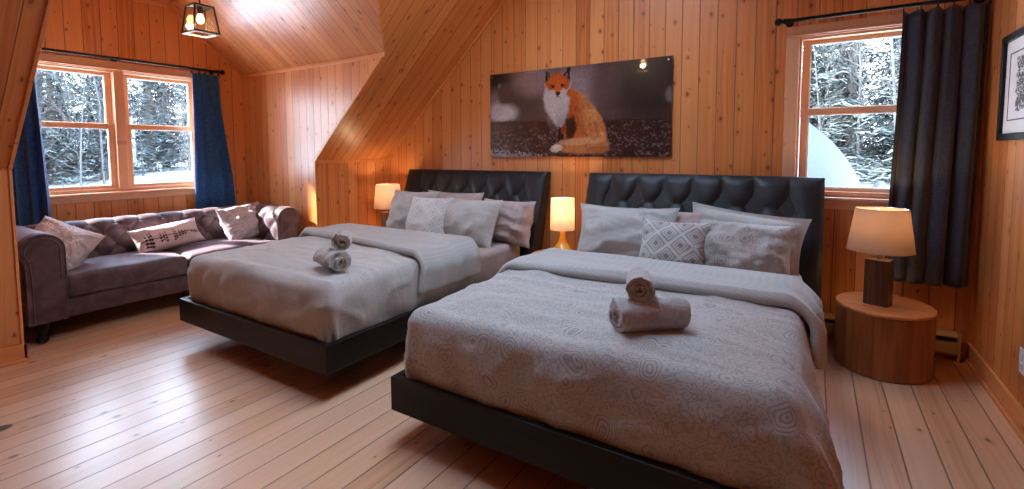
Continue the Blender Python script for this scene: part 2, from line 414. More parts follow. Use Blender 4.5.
m.prism([(WX, Y1, ZA), (XA, Y1, ZA), (XV, YV1, ZV), (WX, YV1, ZV)], (0, -.03, .04))
m.box(WX, XV, YV1, YV2, ZV, ZV + .05)
struct(m, 'ceiling_dormer', 'dormer')

def strip(name, a, b, w, t, mat, up=(0, 0, 1)):
    a, b = Vector(a), Vector(b); d = (b - a).normalized(); u = Vector(up); u = (u - d * u.dot(d)).normalized(); s_ = d.cross(u)
    pts = [a + u * w / 2 + s_ * t / 2, a - u * w / 2 + s_ * t / 2, a - u * w / 2 - s_ * t / 2, a + u * w / 2 - s_ * t / 2]
    return struct(MB().prism(pts, b - a), name, mat, bevel=.003)
n_s = Vector((-SL, 0, 1)).normalized()
strip('trim_1', (WX, Y2 - .008, ZA - .018), (XA + .01, Y2 - .008, ZA - .018), .034, .014, 'trim_x')
strip('trim_2', (KX, Y2 - .004, ZK), (XA, Y2 - .004, ZA), .026, .018, 'trim_z', n_s)
strip('trim_3', (XA, Y2, ZA), (XV, YV2, ZV), .026, .018, 'trim_z')
strip('trim_4', (WX + .007, Y2, ZA - .004), (WX + .007, YV2, ZV - .004), .03, .012, 'trim_y')
strip('trim_5', (WX + .007, YV1, ZV - .014), (WX + .007, YV2, ZV - .014), .03, .012, 'trim_y')
strip('trim_6', (WX + .007, Y1, ZA - .004), (WX + .007, YV1, ZV - .004), .03, .012, 'trim_y')
strip('trim_7', (KX + .01, YB - .008, ZK), (XC, YB - .008, ZC - .01), .03, .016, 'trim_z', n_s)
strip('trim_8', (KX + .006, Y2, ZK - .006), (KX + .006, YB, ZK - .006), .03, .014, 'trim_y')
strip('trim_9', (KX + .004, Y2 - .003, 0), (KX + .004, Y2 - .003, ZK), .012, .016, 'trim_z', (1, 0, 0))
strip('trim_10', (KX, Y1 + .004, ZK), (XA, Y1 + .004, ZA), .03, .02, 'trim_z', n_s)
strip('trim_11', (KX + .002, Y1 + .004, 0), (KX + .002, Y1 + .004, ZK), .02, .016, 'trim_z', (1, 0, 0))
strip('trim_12', (XA, Y1, ZA), (XV, YV1, ZV), .03, .02, 'trim_z')
strip('trim_13', (RX - .006, YB - .006, .11), (RX - .006, YB - .006, ZC), .018, .018, 'trim_z', (1, 0, 0))
def baseboard(name, pts, hh, mat):
    m = MB(); m.prism(pts, (0, 0, hh)); return struct(m, name, mat, bevel=.004)
m = MB(); m.box(RX - .016, RX, YR, YB, 0, .112); m.box(RX - .032, RX - .016, YR, YB, 0, .022)
struct(m, 'baseboard_right', 'trim_y', bevel=.004)
m = MB(); m.box(KX, KX + .018, YR, Y1 + .022, 0, .112); m.box(KX - .4, KX + .018, Y1 + .004, Y1 + .022, 0, .112); m.box(KX + .018, KX + .03, YR, Y1 + .03, 0, .02)
struct(m, 'baseboard_knee_near', 'trim_y', bevel=.004)
m = MB(); m.box(KX, KX + .018, Y2 - .02, YB, 0, .112)
struct(m, 'baseboard_knee_far', 'trim_y', bevel=.004)
m = MB(); m.box(WX, KX + .018, Y2 - .018, Y2, 0, .112)
struct(m, 'baseboard_cheek', 'trim_x', bevel=.004)
m = MB(); m.box(KX, RX, YB - .016, YB, 0, .112)
struct(m, 'baseboard_back', 'trim_x', bevel=.004)
m = MB(); m.box(WX, WX + .016, Y1, Y2, 0, .112)
struct(m, 'baseboard_dormer', 'trim_y', bevel=.004)

# ------------------------------------------------------------------ windows
def frame_rect(m, ax, p0, p1, a0, a1, z0, z1, w, wb=None):
    """rectangular frame; ax 'x': faces along x, spans a=y; p0,p1 depth range"""
    wb = wb or w
    def bx(aa, ab, za, zb):
        if ax == 'x': m.box(p0, p1, aa, ab, za, zb)
        else: m.box(aa, ab, p0, p1, za, zb)
    bx(a0, a0 + w, z0, z1); bx(a1 - w, a1, z0, z1); bx(a0 + w, a1 - w, z0, z0 + wb); bx(a0 + w, a1 - w, z1 - w, z1)
def double_hung(root, ax, face, out, a0, a1, z0, zm, z1, mt):
    """glass opening a0..a1, z0..z1 ; face = plane of the wall, out = outward sign"""
    d = lambda q: face + out * q
    def rng(q0, q1): a, b = d(q0), d(q1); return (min(a, b), max(a, b))
    r = rng(.025, .05); m = MB(); frame_rect(m, ax, r[0], r[1], a0 - .045, a1 + .045, z0 - .05, zm + .022, .045, .05)
    lo = m.build('lower_sash', mt, root, bevel=.003)
    r = rng(.055, .08); m = MB(); frame_rect(m, ax, r[0], r[1], a0 - .045, a1 + .045, zm - .02, z1 + .045, .045, .042)
    up = m.build('upper_sash', mt, root, bevel=.003)
    for (q, za, zb, par) in ((.038, z0, zm - .022, lo), (.068, zm + .022, z1, up)):
        r = rng(q - .008, q + .008); m = MB(); frame_rect(m, ax, r[0], r[1], a0 - .002, a1 + .002, za - .002, zb + .002, .008)
        m.build('glazing_bead', 'vinyl', par)
        r = rng(q - .002, q + .002); m = MB()
        if ax == 'x': m.box(r[0], r[1], a0, a1, za, zb)
        else: m.box(a0, a1, r[0], r[1], za, zb)
        m.build('pane', 'glass', par)
w1 = empty('window_1', (0, 0, 0)); w1['kind'] = 'structure'
m = MB(); frame_rect(m, 'x', WX - .095, WX + .004, LW['y0'] - .0, LW['y1'], LW['z0'], LW['z1'], .028); m.box(WX - .095, WX + .010, 1.862, 1.943, LW['z0'], LW['z1'])
m.build('window_frame', 'sash_z', w1, bevel=.004)
# casing
m = MB(); c0, c1 = LW['y0'] - .075, LW['y1'] + .085
m.box(WX, WX + .018, c0, LW['y0'] + .015, .90, 2.055); m.box(WX, WX + .018, LW['y1'] - .015, c1, .90, 2.055); m.build('side_casing', 'sash_z', w1, bevel=.004)
m = MB(); m.box(WX, WX + .020, c0, c1, 2.050, 2.135); m.box(WX + .0, WX + .034, c0 - .01, c1 + .01, 2.060, 2.072); m.build('head_casing', 'sash_y', w1, bevel=.004)
m = MB(); m.box(WX - .02, WX + .055, c0 - .02, c1 + .02, .928, .952); m.build('window_stool', 'sash_y', w1, bevel=.006)
m = MB(); m.box(WX, WX + .018, c0, c1, .872, .928); m.build('apron', 'sash_y', w1, bevel=.004)
double_hung(w1, 'x', WX, -1, 1.285, 1.816, 1.007, 1.549, 2.010, 'sash_z')
double_hung(w1, 'x', WX, -1, 1.989, 2.523, 1.007, 1.549, 2.010, 'sash_z')
w2 = empty('window_2', (0, 0, 0)); w2['kind'] = 'structure'
m = MB(); frame_rect(m, 'y', YB - .004, YB + .095, BW['x0'], BW['x1'], BW['z0'], BW['z1'], .030); m.build('window_frame', 'sash_z', w2, bevel=.004)
m = MB(); a0, a1 = BW['x0'] - .065, BW['x1'] + .075
m.box(a0, BW['x0'] + .015, YB - .018, YB, .9, 2.08); m.box(BW['x1'] - .015, a1, YB - .018, YB, .9, 2.08); m.build('side_casing', 'sash_z', w2, bevel=.004)
m = MB(); m.box(a0, a1, YB - .02, YB, 2.076, 2.155); m.box(a0 - .01, a1 + .01, YB - .034, YB, 2.086, 2.098); m.build('head_casing', 'sash_x', w2, bevel=.004)
m = MB(); m.box(a0 - .02, a1 + .02, YB - .05, YB + .02, .952, .978); m.build('window_stool', 'sash_x', w2, bevel=.006)
m = MB(); m.box(a0, a1, YB - .018, YB, .895, .952); m.build('apron', 'sash_x', w2, bevel=.004)
double_hung(w2, 'y', YB, 1, -.045, .580, 1.038, 1.565, 2.034, 'sash_z')
w4 = empty('added_skylight', (0, 0, 0)); w4['kind'] = 'structure'  # invented ceiling opening, out of view, only there to brighten the beds
m = MB(); q = .06; zt_ = ZC + SK['h']
m.box(SK['x0'] - q, SK['x0'], SK['y0'] - q, SK['y1'] + q, ZC - .002, zt_); m.box(SK['x1'], SK['x1'] + q, SK['y0'] - q, SK['y1'] + q, ZC - .002, zt_)
m.box(SK['x0'], SK['x1'], SK['y0'] - q, SK['y0'], ZC - .002, zt_); m.box(SK['x0'], SK['x1'], SK['y1'], SK['y1'] + q, ZC - .002, zt_)
m.build('fill_light_shaft', 'white_paint', w4)
m = MB(); frame_rect(m, 'z', 0, 0, 0, 0, 0, 0, 0) if False else None
m.box(SK['x0'], SK['x1'], SK['y0'], SK['y1'], zt_ - .012, zt_ - .008); m.build('pane', 'glass', w4)

# ------------------------------------------------------------------ curtains and rods
def ball(m, c, r, n=16):
    m.lathe([(r * math.sin(PI * i / 10), -r * math.cos(PI * i / 10)) for i in range(11)], n, c)
def rod(name, a, b, label, group, wall_dir, ends, brk):
    root = empty(name, a); a, b = Vector(a), Vector(b); L = b - a
    MB().tube([(0, 0, 0), L], .0125, 14).build('pole', 'black_metal', root, smooth=True)
    for e, s_ in ends:
        p = L if e else Vector((0, 0, 0)); d = L.normalized() * (1 if e else -1)
        m = MB(); m.tube([p - d * .01, p + d * .012], .019, 14); m.tube([p + d * .012, p + d * .022], .012, 12)
        ball(m, p + d * .042, .026); m.build('finial', 'black_metal', root, smooth=True)
    for t in brk:
        p = L * t; w = Vector(wall_dir)
        m = MB(); m.tube([p, p + w * .085], .006, 10); m.tube([p + w * .082, p + w * .094], .024, 16)
        m.tube([p - L.normalized() * .008, p + L.normalized() * .008], .017, 12)
        m.build('bracket', 'black_metal', root, smooth=True)
    return tag(root, label, 'curtain rod')
rod('curtain_rod', (WX + .10, .99, 2.150), (WX + .10, 2.755, 2.150), 'black curtain rod above the double window over the sofa', None, (-1, 0, 0), [(1, 1), (0, 1)], [.02, .5, .985])
rod('curtain_rod', (-.195, YB - .10, 2.180), (.832, YB - .10, 2.180), 'black curtain rod with ball finial above the window beside the black headboard', None, (0, 1, 0), [(0, 1)], [.02, .96])

def curtain(root_loc, along, L, ztop, zbot, folds, amp, mat, w0, w1, label, lining=None, seed=0, rings=5, shift=0.0, lp=.5):
    """cloth running along axis 'x' or 'y' of length L; w0: width factor at the top, w1 at the bottom"""
    root = empty('curtain', root_loc)
    H = ztop - zbot
    def fn(u, v, off=0):
        k = sstep(v, 0, .5)
        wdt = L * (w0 + (w1 - w0) * sstep(v, 0, 1)); c = L * lp + shift * sstep(v, 0, 1)
        ph = u * folds * 2 * PI + .7 * math.sin(u * 5 + seed) * (1 + .3 * v)
        a = amp * (.55 + .45 * k) * (1 + .35 * math.sin(u * 9 + seed * 2))
        d = a * math.sin(ph) + .25 * a * math.sin(2.3 * ph + seed + v * 2) + .006 * N3(u * 9, v * 5, seed)
        pos = c + (u - .5) * wdt + .018 * math.cos(ph) * (.5 + .5 * k) * min(1, 6 * u) * min(1, 6 * (1 - u))
        sag = .016 * (abs(math.sin(u * PI * (rings - 1))) ** .8) * (1 - sstep(v, 0, .06))
        z = -v * H - sag
        return (pos, d + off, z) if along == 'x' else (d + off, pos, z)
    MB().grid(lambda u, v: fn(u, v), int(folds * 18), 44).build('cloth', mat, root, smooth=2, solid=.003)
    if lining:
        s_ = .006 if along == 'x' else -.006
        MB().grid(lambda u, v: fn(.004 + u * .99, .003 + v * .985, s_), int(folds * 12), 30).build('lining', lining, root, smooth=2, solid=.002)
    for i in range(rings):
        u = i / (rings - 1); p = fn(u * .98 + .01, 0)
        q = (p[0], 0, p[2] + .028) if along == 'x' else (0, p[1], p[2] + .028)
        m = MB(); R = .019; pts = []
        for k in range(15):
            t = 2 * PI * k / 14
            pts.append((q[0], R * math.cos(t), q[2] + R * math.sin(t) - .005) if along == 'x' else (R * math.cos(t), q[1], q[2] + R * math.sin(t) - .005))
        m.tube(pts, .0022, 6, cap=False)
        m.box(q[0] - .005, q[0] + .005, -.004 if along == 'x' else q[1] - .005, .004 if along == 'x' else q[1] + .005, q[2] - .045, q[2] - .022) if along == 'x' else \
            m.box(-.004, .004, q[1] - .005, q[1] + .005, q[2] - .045, q[2] - .022)
        m.build('clip_ring', 'black_metal', root, smooth=True)
    return tag(root, label, 'curtain')
GC = None
curtain((WX + .10, 2.485, 2.122), 'y', .27, 2.122, .60, 3.6, .036, 'curtain_blue', 1.0, 1.6, 'blue curtain at the double window, hanging behind the silver grey pillow', 'lining', 1, shift=.055)
curtain((WX + .10, .95, 2.122), 'y', .36, 2.122, .60, 4.4, .036, 'curtain_blue', 1.0, 1.22, 'blue curtain at the double window beside the angled pine wall, partly hidden by it', 'lining', 3, rings=4)
curtain((.425, YB - .10, 2.150), 'x', .402, 2.150, .47, 4.4, .046, 'curtain_navy', .98, 1.02, 'long dark navy curtain pulled back behind the oval nightstand', None, 5, rings=6, shift=-.024)

# ------------------------------------------------------------------ fabric drape helpers (beds)
def drape(ds, dt, r):
    """ds, dt: signed distances outside the mattress edge; returns outward offsets and drop"""
    a, b = max(0, abs(ds)), max(0, abs(dt))
    d = (a ** 3 + b ** 3) ** (1 / 3) if a + b > 0 else 0
    if d <= 0: return 0, 0, 0
    th = min(d / r, PI / 2); o = r * math.sin(th); dz = r * (1 - math.cos(th)) + max(0, d - r * PI / 2)
    L = math.hypot(a, b); return o * a / L * math.copysign(1, ds), o * b / L * math.copysign(1, dt), dz

def make_duvet(name, W, L0, ztop, zhem, mat, label, loc, right_over=0.0, seed=0):
    """local: x 0..W between the mattress sides, y 0..L0 from the foot; hem hidden inside the rail except on an overhanging side"""
    root = empty(name, loc); r = .060
    dr = (ztop - zhem) - r + r * PI / 2
    x0, x1, y0 = r, W - r + right_over * .12, r
    def fn(u, v, lift=0):
        # u across (-dr..W+dr), v along (foot hem -> head)
        s0 = x0 - dr; s1 = x1 + dr + (.0 if not right_over else .02)
        s = s0 + (s1 - s0) * u; t = (y0 - dr) + (L0 - y0 + dr) * v
        ds = s - x0 if s < x0 else (s - x1 if s > x1 else 0); dt = t - y0 if t < y0 else 0
        ox, oy, dz = drape(ds, dt, r)
        hem = .022 * N3(s * 4, t * 4, 1, 1, seed)
        if dz > .12: dz *= 1 + hem * 2.2
        dz = min(dz, ztop - zhem + (.03 if right_over and ds > 0 else .012))
        x = min(max(s, x0), x1) + ox; y = max(t, y0) + oy; z = -dz
        # puff and wrinkles
        e = min(s - x0, x1 - s, t - y0) if ds == 0 and dt == 0 else 0
        puff = .020 * sstep(e, 0, .18) - .006 * sstep(e, .25, .6)
        wr = .012 * N3(s * 2.2, t * 2.8, 0, 1, seed) + .006 * N3(s * 5 + t * 2, t * 11, 0, 1, seed + 2) + .003 * N3(s * 14, t * 22, 0, 1, seed + 4)
        cr_ = (1 - abs(N3(s * 1.6 + t * .9, t * 4.5 - s * .6, 0, 1, seed + 7)) * 2.4)
        cr_ = max(0, cr_) ** 5 * .012 * (.3 + .7 * clamp(.5 + N3(s, t, 0, 1.1, seed + 8) * 1.6))
        z += puff + (wr + cr_) * (1 if dz < .02 else .4)
        if dz > .02:
            k = sstep(dz, .02, .12); L = math.hypot(ds, dt) or 1
            rg = max(0, 1 - abs(N3(s * 5 + t * 2, t * 5 - s * 2, 0, 1, seed + 6)) * 2.6) ** 4
            fold = .010 * N3(s * 7 + 3, t * 7, 0, 1, seed + 5) + .012 * rg + .005 * math.sin((t if abs(ds) > abs(dt) else s) * 22 + seed + 3 * N3(s, t, 0, 2, seed))
            b = .012 * math.sin(PI * clamp(dz / (ztop - zhem)))
            ex = (fold + b) * k
            x += ex * ds / L; y += ex * dt / L
            if right_over and ds > 0:
                x += right_over * sstep(dz, 0, ztop - zhem) * .8 * (.25 + .75 * (1 - sstep(t, .1, .9)))
                if dt < 0: y -= .02 * k
        return (x, y, ztop + z + lift)
    o = MB().grid(fn, 90, 110).build('cover', mat, root, smooth=2, solid=.012)
    return tag(root, label, 'duvet'), fn

def fold_band(root, W, ya, yb, ztop, zlow, right_over, seed, mat, sl=0.0, side_l=.30, side_r=.27, r=.085, zs=.52):
    """turned back edge of the duvet: a thick strip lying over the duvet and down its sides"""
    x0, x1 = r - .012, W - r + .016 + right_over * .5
    def fn(u, v):
        # v: 0..1 once around the section (front roll, top, back edge)
        s = x0 - side_l + (x1 + side_r - x0 + side_l) * u
        ds = s - x0 if s < x0 else (s - x1 if s > x1 else 0)
        ox, _, dz = drape(ds, 0, r)
        xx = min(max(s, x0), x1) + ox
        a = ya + sl * (s - W / 2) + .05 * N3(s * 1.5, 0, 0, 1, seed) - .05 * sstep(dz, 0, .25); b = yb + .03 * N3(s * 2, 3, 0, 1, seed + 1) - .02 * sstep(dz, 0, .25)
        Lb = b - a
        # section: rounded front lip (thick), long top sloping to the back
        th = v
        if v < .18:
            q = v / .18 * PI; y = a - .022 * math.sin(q); h = .022 - .022 * math.cos(q)
        elif v < .92:
            q = (v - .18) / .74; y = a + Lb * q
            h = .044 - .012 * q + .010 * math.sin(q * 6 + s * 2 + seed) * (1 - q) + .006 * N3(s * 5, y * 8, 0, 1, seed)
        else:
            q = (v - .92) / .08; y = b + .018 * math.sin(q * PI / 2); h = .032 * (1 - q) - (ztop - zs) * q
            if dz > .1: h = .032 * (1 - q) - .03 * q
        n_out = sstep(dz, 0, r)      # 0 on the top, 1 on the hanging side
        base = ztop + .012 - dz
        w = .010 * math.sin(y * 30 + seed) * n_out
        sgn = -1 if ds < 0 else 1
        side_h = max(h, .004) + .012 + w
        x = xx + sgn * n_out * side_h + (right_over * .9 * sstep(dz, 0, .3) if ds > 0 else 0)
        z = base + (1 - n_out) * h - n_out * .0
        return (x, y, z)
    return MB().grid(fn, 96, 50).build('turned_back_edge', mat, root, smooth=2, solid=.008)

# ------------------------------------------------------------------ pillows
def pillow_mesh(w, h, t, seed=0, flange=0.0, wr=.010, slump=.0, cor=.055, p=2.2, n=36):
    m = MB()
    for side in (1, -1):
        def fn(u, v):
            a, b = u * 2 - 1, v * 2 - 1
            aa, bb = a, b
            # pointed corners, slightly pinched edges
            k = 1 - cor * 1.6 * (1 - abs(b) ** 2) * abs(a) ** 3; k2 = 1 - cor * 1.6 * (1 - abs(a) ** 2) * abs(b) ** 3
            x = a * w / 2 * k; z = b * h / 2 * k2
            fa = clamp((1 - abs(a)) * w / 2 - flange, 0) / (w / 2 - flange); fb = clamp((1 - abs(b)) * h / 2 - flange, 0) / (h / 2 - flange)
            ta = 1 - (1 - fa) ** p; tb = 1 - (1 - fb) ** p
            th = (ta * tb) ** .62
            low = 1 + slump * (-b)
            fade = clamp(th * 3)
            r = 0.0
            ridge = lambda q: 1 - abs(q) * 2.2
            r += wr * (N3(a * 2.2 + side, b * 2.0, side * 2, 1, seed)) * 1.5
            r += wr * 1.0 * ridge(N3(a * 1.7 + b * .8, b * 1.6 - a * .9, side, 1, seed + 3))
            r += wr * .8 * ridge(N3(a * 4.5 - b * 2.6, b * 4.0 + a, side, 1, seed + 13)) * (abs(a) ** 2 + abs(b) ** 2) * .5
            r += wr * .35 * N3(a * 8, b * 7, side, 1, seed + 9)
            y = side * (.003 + t * .72 * th * low) + r * fade * side
            sag = -.012 * math.cos(a * PI / 2) * max(0, b) * slump * 4
            if (1 - abs(a)) < .001 or (1 - abs(b)) < .001: y = 0
            bend = .012 * N3(a * 1.5, b * 1.5, 0, 1, seed + 5) * (1 - th)
            return (x, y + bend, z + sag)
        m.grid(fn, n, n)
    return m
def pillow(kind, loc, w, h, t, mat, label, rx=-.35, rz=0, ry=0, group=None, cat='pillow', piping=None, **kw):
    root = empty(kind, loc, rz, rx, ry)
    pillow_mesh(w, h, t, **kw).build('pillow_cover', mat, root, smooth=2)
    if piping:
        pts = []; cor = kw.get('cor', .055)
        for e in range(4):
            for i in range(12):
                q = i / 12 * 2 - 1
                a, b = ((q, -1), (1, q), (-q, 1), (-1, -q))[e]
                k = 1 - cor * 1.6 * (1 - abs(b) ** 2) * abs(a) ** 3; k2 = 1 - cor * 1.6 * (1 - abs(a) ** 2) * abs(b) ** 3
                pts.append((a * w / 2 * k, .012 * N3(a * 1.5, b * 1.5, 0, 1, kw.get('seed', 0) + 5), b * h / 2 * k2))
        pts.append(pts[0]); MB().tube(pts, .004, 6, cap=False).build('piping', piping, root, smooth=True)
    return tag(root, label, cat, group)

# ------------------------------------------------------------------ beds
BWD, ZT, ZB = 1.56, .307, .154
def make_bed(x0, yf, label, cushion_top=1.113):
    root = empty('platform_bed', (x0, yf, 0)); W = BWD; L = 3.90 - yf
    m = MB(); m.box(0, W, 0, .035, ZB, ZT); m.build('foot_rail', 'bedwood_x', root, bevel=.003)
    for s_ in (0, 1):
        xa = 0 if s_ == 0 else W - .035
        MB().box(xa, xa + .035, .035, L - .22, ZB, ZT).build('side_rail', 'bedwood_y', root, bevel=.003)
    MB().box(.036, W - .036, .036, L - .24, ZB + .05, ZB + .075).build('slat_platform', 'bedwood_y', root)
    for (lx, ly) in ((.28, .34), (W - .36, .34), (.28, L - .5), (W - .36, L - .5)):
        MB().box(lx, lx + .085, ly, ly + .085, 0, ZB + .05).build('leg', 'bedwood_z', root, bevel=.003)
    # headboard: leaning upholstered slab, tufted front
    HW, H0, H1 = 1.665, .10, cushion_top
    yb_t, yb_b = YB - .03 - yf, YB - .30 - yf
    yf_t, yf_b = YB - .135 - yf, YB - .50 - yf
    cx = W / 2; cols = 7; mar = .20; pitch = (HW - 2 * mar) / (cols - 1)
    rows = [H1 - .215, H1 - .215 - .26, H1 - .215 - .52]
    def front(u, v):
        x = (u - .5) * HW; z = H0 + (H1 - H0) * v
        y = yf_b + (yf_t - yf_b) * v
        k = (x + HW / 2 - mar) / pitch; kk = clamp(round(k), 0, cols - 1); dx = (k - kk) * pitch
        inside = sstep(abs(x), HW / 2, HW / 2 - .06)
        dz = min(abs(z - r_) for r_ in rows)
        dent = .030 * math.exp(-((dx / .020) ** 2 + (dz / .024) ** 2)) + .030 * math.exp(-((dx / .055) ** 2 + (dz / .060) ** 2))
        crease = (.012 * math.exp(-(dx / .010) ** 2) + .012 * math.exp(-(dx / .035) ** 2)) * (1 if z < rows[0] else 1 - .75 * sstep(z, rows[0], H1))
        cz = (.006 * math.exp(-(dz / .010) ** 2) + .010 * math.exp(-(dz / .04) ** 2)) * (1 if abs(x) < HW / 2 - mar + .0 else 0)
        top = (1 - sstep(v, .985, 1.0))
        edge = sstep(HW / 2 - abs(x), 0, .02) * sstep(H1 - z, 0, .02)
        puffx = .014 * abs(math.cos(0)) * (math.sin(PI * clamp(abs(dx) / (pitch / 2), 0, 1) * .5) ** .5) * sstep(HW / 2 - abs(x), 0, .08) * sstep(H1 - z, 0, .06)
        wr = .003 * N3(x * 14, z * 9, 0, 1, x0)
        d = (-dent - crease * edge - cz * edge) + puffx + wr + .012 * edge
        return (cx + x, y - d, z)
    m = MB(); nu, nv = 168, 84
    m.grid(front, nu, nv)
    o1 = m.build('headboard_padding', 'leather', root, smooth=2)
    # body behind the padding
    m = MB(); pts = [(cx - HW / 2, yf_b, H0), (cx - HW / 2, yf_t, H1), (cx - HW / 2, yb_t, H1 + .002), (cx - HW / 2, yb_b, H0)]
    m.prism(pts, (HW, 0, 0)); m.build('headboard_frame', 'leather', root, bevel=.008, smooth=True)
    for kx in range(cols):
        for r_ in rows:
            v = (r_ - H0) / (H1 - H0); x = -HW / 2 + mar + kx * pitch; p = front((x + HW / 2) / HW, v)
            mm = MB(); mm.lathe([(0.0, -.006), (.010, -.004), (.013, 0), (.010, .004), (0, .006)], 14, (0, 0, 0))
            mm.v = [(p[0] + a, p[1] + .002 + c, p[2] + b) for a, b, c in mm.v]
            mm.build('tuft_button', 'leather', root, smooth=True)
    for s_ in (0, 1):
        xx = cx - HW / 2 + .12 if s_ == 0 else cx + HW / 2 - .20
        MB().box(xx, xx + .08, yf_b + .08, yf_b + .14, 0, H0 + .01).build('headboard_leg', 'bedwood_z', root)
    return tag(root, label, 'bed')
XL, XR, YFL, YFR = -3.625, -1.548, 1.556, 1.497
bedL = make_bed(XL, YFL, 'black platform bed with tufted headboard standing nearer the grey sofa')
bedR = make_bed(XR, YFR, 'black platform bed with tufted headboard under the fox print, beside the oval nightstand')
def make_mattress(x0, yf, label):
    root = empty('mattress', (x0, yf, 0)); W = BWD; L = 3.63 - yf
    def fn(p, n):
        p = p.copy(); p.z += .006 * N3(p.x * 3, p.y * 3, 0, 1, x0) * (1 if p.z > .4 else 0)
        if abs(n.x) > .5: p.x += .005 * math.sin(p.y * 30 + 4 * N3(p.y, p.z, 0, 3)) * sstep(p.z, .3, .45)
        return p
    MB().softbox(.046, W - .046, .07, L, ZB + .077, .522, .045, 14, fn).build('fitted_sheet', 'sheet', root, smooth=2)
    return tag(root, label, 'mattress')
make_mattress(XL, YFL, 'taupe sheeted mattress on the bed nearer the sofa')
make_mattress(XR, YFR, 'taupe sheeted mattress on the bed under the fox print')
dz = .602
dl, fnL = make_duvet('duvet', BWD - .092, 2.90 - YFL, dz, .290, 'paisley_soft', 'grey duvet on the bed nearer the sofa, tucked inside the black rail', (XL + .046, YFL + .045, 0), 0, 1)
fold_band(dl, BWD - .092, 2.42 - YFL - .045, 2.93 - YFL - .045, dz + .012, .3, 0, 2, 'waffle', sl=-.10)
dr_, fnR = make_duvet('duvet', BWD - .092, 2.86 - YFR, dz, .290, 'paisley', 'grey paisley duvet overhanging the black rail on the side of the oval nightstand', (XR + .046, YFR + .045, 0), .13, 4)
fold_band(dr_, BWD - .092, 2.39 - YFR - .045, 2.88 - YFR - .045, dz + .012, .3, .025, 6, 'waffle', sl=-.0)

# pillows on the bed by the oval nightstand
LB = 'pillows on the beds'
pillow('bed_pillow', (-.78, 3.55, .685), .60, .40, .15, 'sheet', 'taupe pillow standing behind the diamond cushion, against the headboard under the fox print', -.16, seed=31)
pillow('bed_pillow', (-1.12, 3.38, .700), .72, .44, .19, 'paisley_soft', 'grey paisley pillow leaning on the headboard beside the amber table lamp', -.36, .06, seed=11, flange=.018, wr=.016)
pillow('bed_pillow', (-.38, 3.56, .690), .72, .44, .15, 'paisley_soft', 'grey pillow with a drooping corner, behind the plump paisley pillow near the oval nightstand', -.22, -.04, .10, seed=12, flange=.030, wr=.015)
pillow('bed_pillow', (-.355, 3.32, .672), .56, .40, .20, 'paisley', 'crumpled grey paisley pillow in front, on the side of the bed near the oval nightstand', -.42, -.05, seed=13, flange=.012, wr=.022)
pillow('cushion', (-.75, 3.20, .668), .43, .39, .15, 'diamond', 'small square cushion with concentric diamond pattern', -.45, -.02, seed=14, cat='cushion')
# pillows on the bed by the sofa
pillow('bed_pillow', (-3.22, 3.43, .715), .56, .46, .17, 'cover_g', 'light grey pillow at the outer corner beside the grey table lamp', -.36, .05, seed=21, flange=.015, wr=.014)
pillow('bed_pillow', (-2.82, 3.56, .725), .66, .42, .15, 'sheet', 'taupe pillow standing behind the pale knitted cushion, against the headboard nearer the sofa', -.18, .0, seed=22, flange=.02)
pillow('bed_pillow', (-2.22, 3.54, .690), .54, .40, .17, 'sheet', 'crumpled taupe pillow at the edge of the bed beside the round table', -.28, -.03, seed=23, wr=.022, flange=.01)
pillow('bed_pillow', (-2.46, 3.31, .700), .62, .44, .20, 'paisley_soft', 'plump light grey pillow in front of the crumpled taupe one', -.42, -.06, seed=24, flange=.014, wr=.018)
pillow('cushion', (-2.80, 3.18, .700), .43, .45, .15, 'diamond_pale', 'pale knitted square cushion with raised diamonds', -.42, .10, seed=25, cat='cushion')

# ------------------------------------------------------------------ rolled towels
def terry(name, c1, c2):
    return fabric(name, c1, c2, .95, 500.0, .8, .4, 90.0)
M['terry_g'] = terry('grey_terry', (.36, .35, .33), (.46, .45, .43))
M['terry_p'] = terry('pinkish_terry', (.36, .345, .335), (.48, .465, .455))
def towel(loc, a_dir, length, R, turns, mat, label, seed=0, flat=.92):
    a = Vector(a_dir).normalized(); rz = math.atan2(a.y, a.x)
    root = empty('rolled_towel', loc, rz); pitch = R / (turns + .15); th = pitch * .80
    m = MB(); n = int(turns * 34)
    def sp(i, k, w):
        t = i / n; ang = -2 * PI * turns * t + seed; r = pitch * .35 + pitch * turns * t
        r += k * th / 2
        rr = r * (1 + .02 * N3(math.cos(ang) * 2, math.sin(ang) * 2, w * 4, 1, seed))
        bulge = .008 * N3(math.cos(ang) * 3, math.sin(ang) * 3, w * 6, 1, seed + 2)
        endj = (w - .5) * 2; jit = (.018 * N3(ang * .5, 0, 0, 1, seed + 4) + .004 * N3(ang * 3, 1, 0, 1, seed)) * abs(endj) ** 3
        return ((w - .5) * length + jit * (1 if endj > 0 else -1), (rr + bulge) * math.cos(ang), (rr + bulge) * math.sin(ang) * flat)
    nw = 16
    for k in (1, -1): m.grid(lambda u, v, k=k: sp(u * n, k, v), n, nw)
    for w in (0, 1):
        m.grid(lambda u, v, w=w: sp(u * n, v * 2 - 1, w), n, 2)
    for i in (0, n): m.grid(lambda u, v, i=i: sp(i, u * 2 - 1, v), 2, nw)
    o = m.build('towel_roll', mat, root, smooth=True)
    return tag(root, label, 'towel')
towel((-.500, 1.80, .688), (.56, .50), .255, .064, 3.2, 'terry_p', 'long rolled towel lying on the paisley duvet, under the smaller roll', 1.2)
towel((-.545, 1.82, .793), (.30, -.95), .16, .050, 3, 'terry_p', 'small pinkish towel roll on top of the long roll on the paisley duvet', 4.0)
towel((-2.315, 1.805, .685), (-.97, .25), .225, .060, 3.2, 'terry_g', 'rolled grey towel on the bed nearer the sofa, under the smaller roll', 1.0)
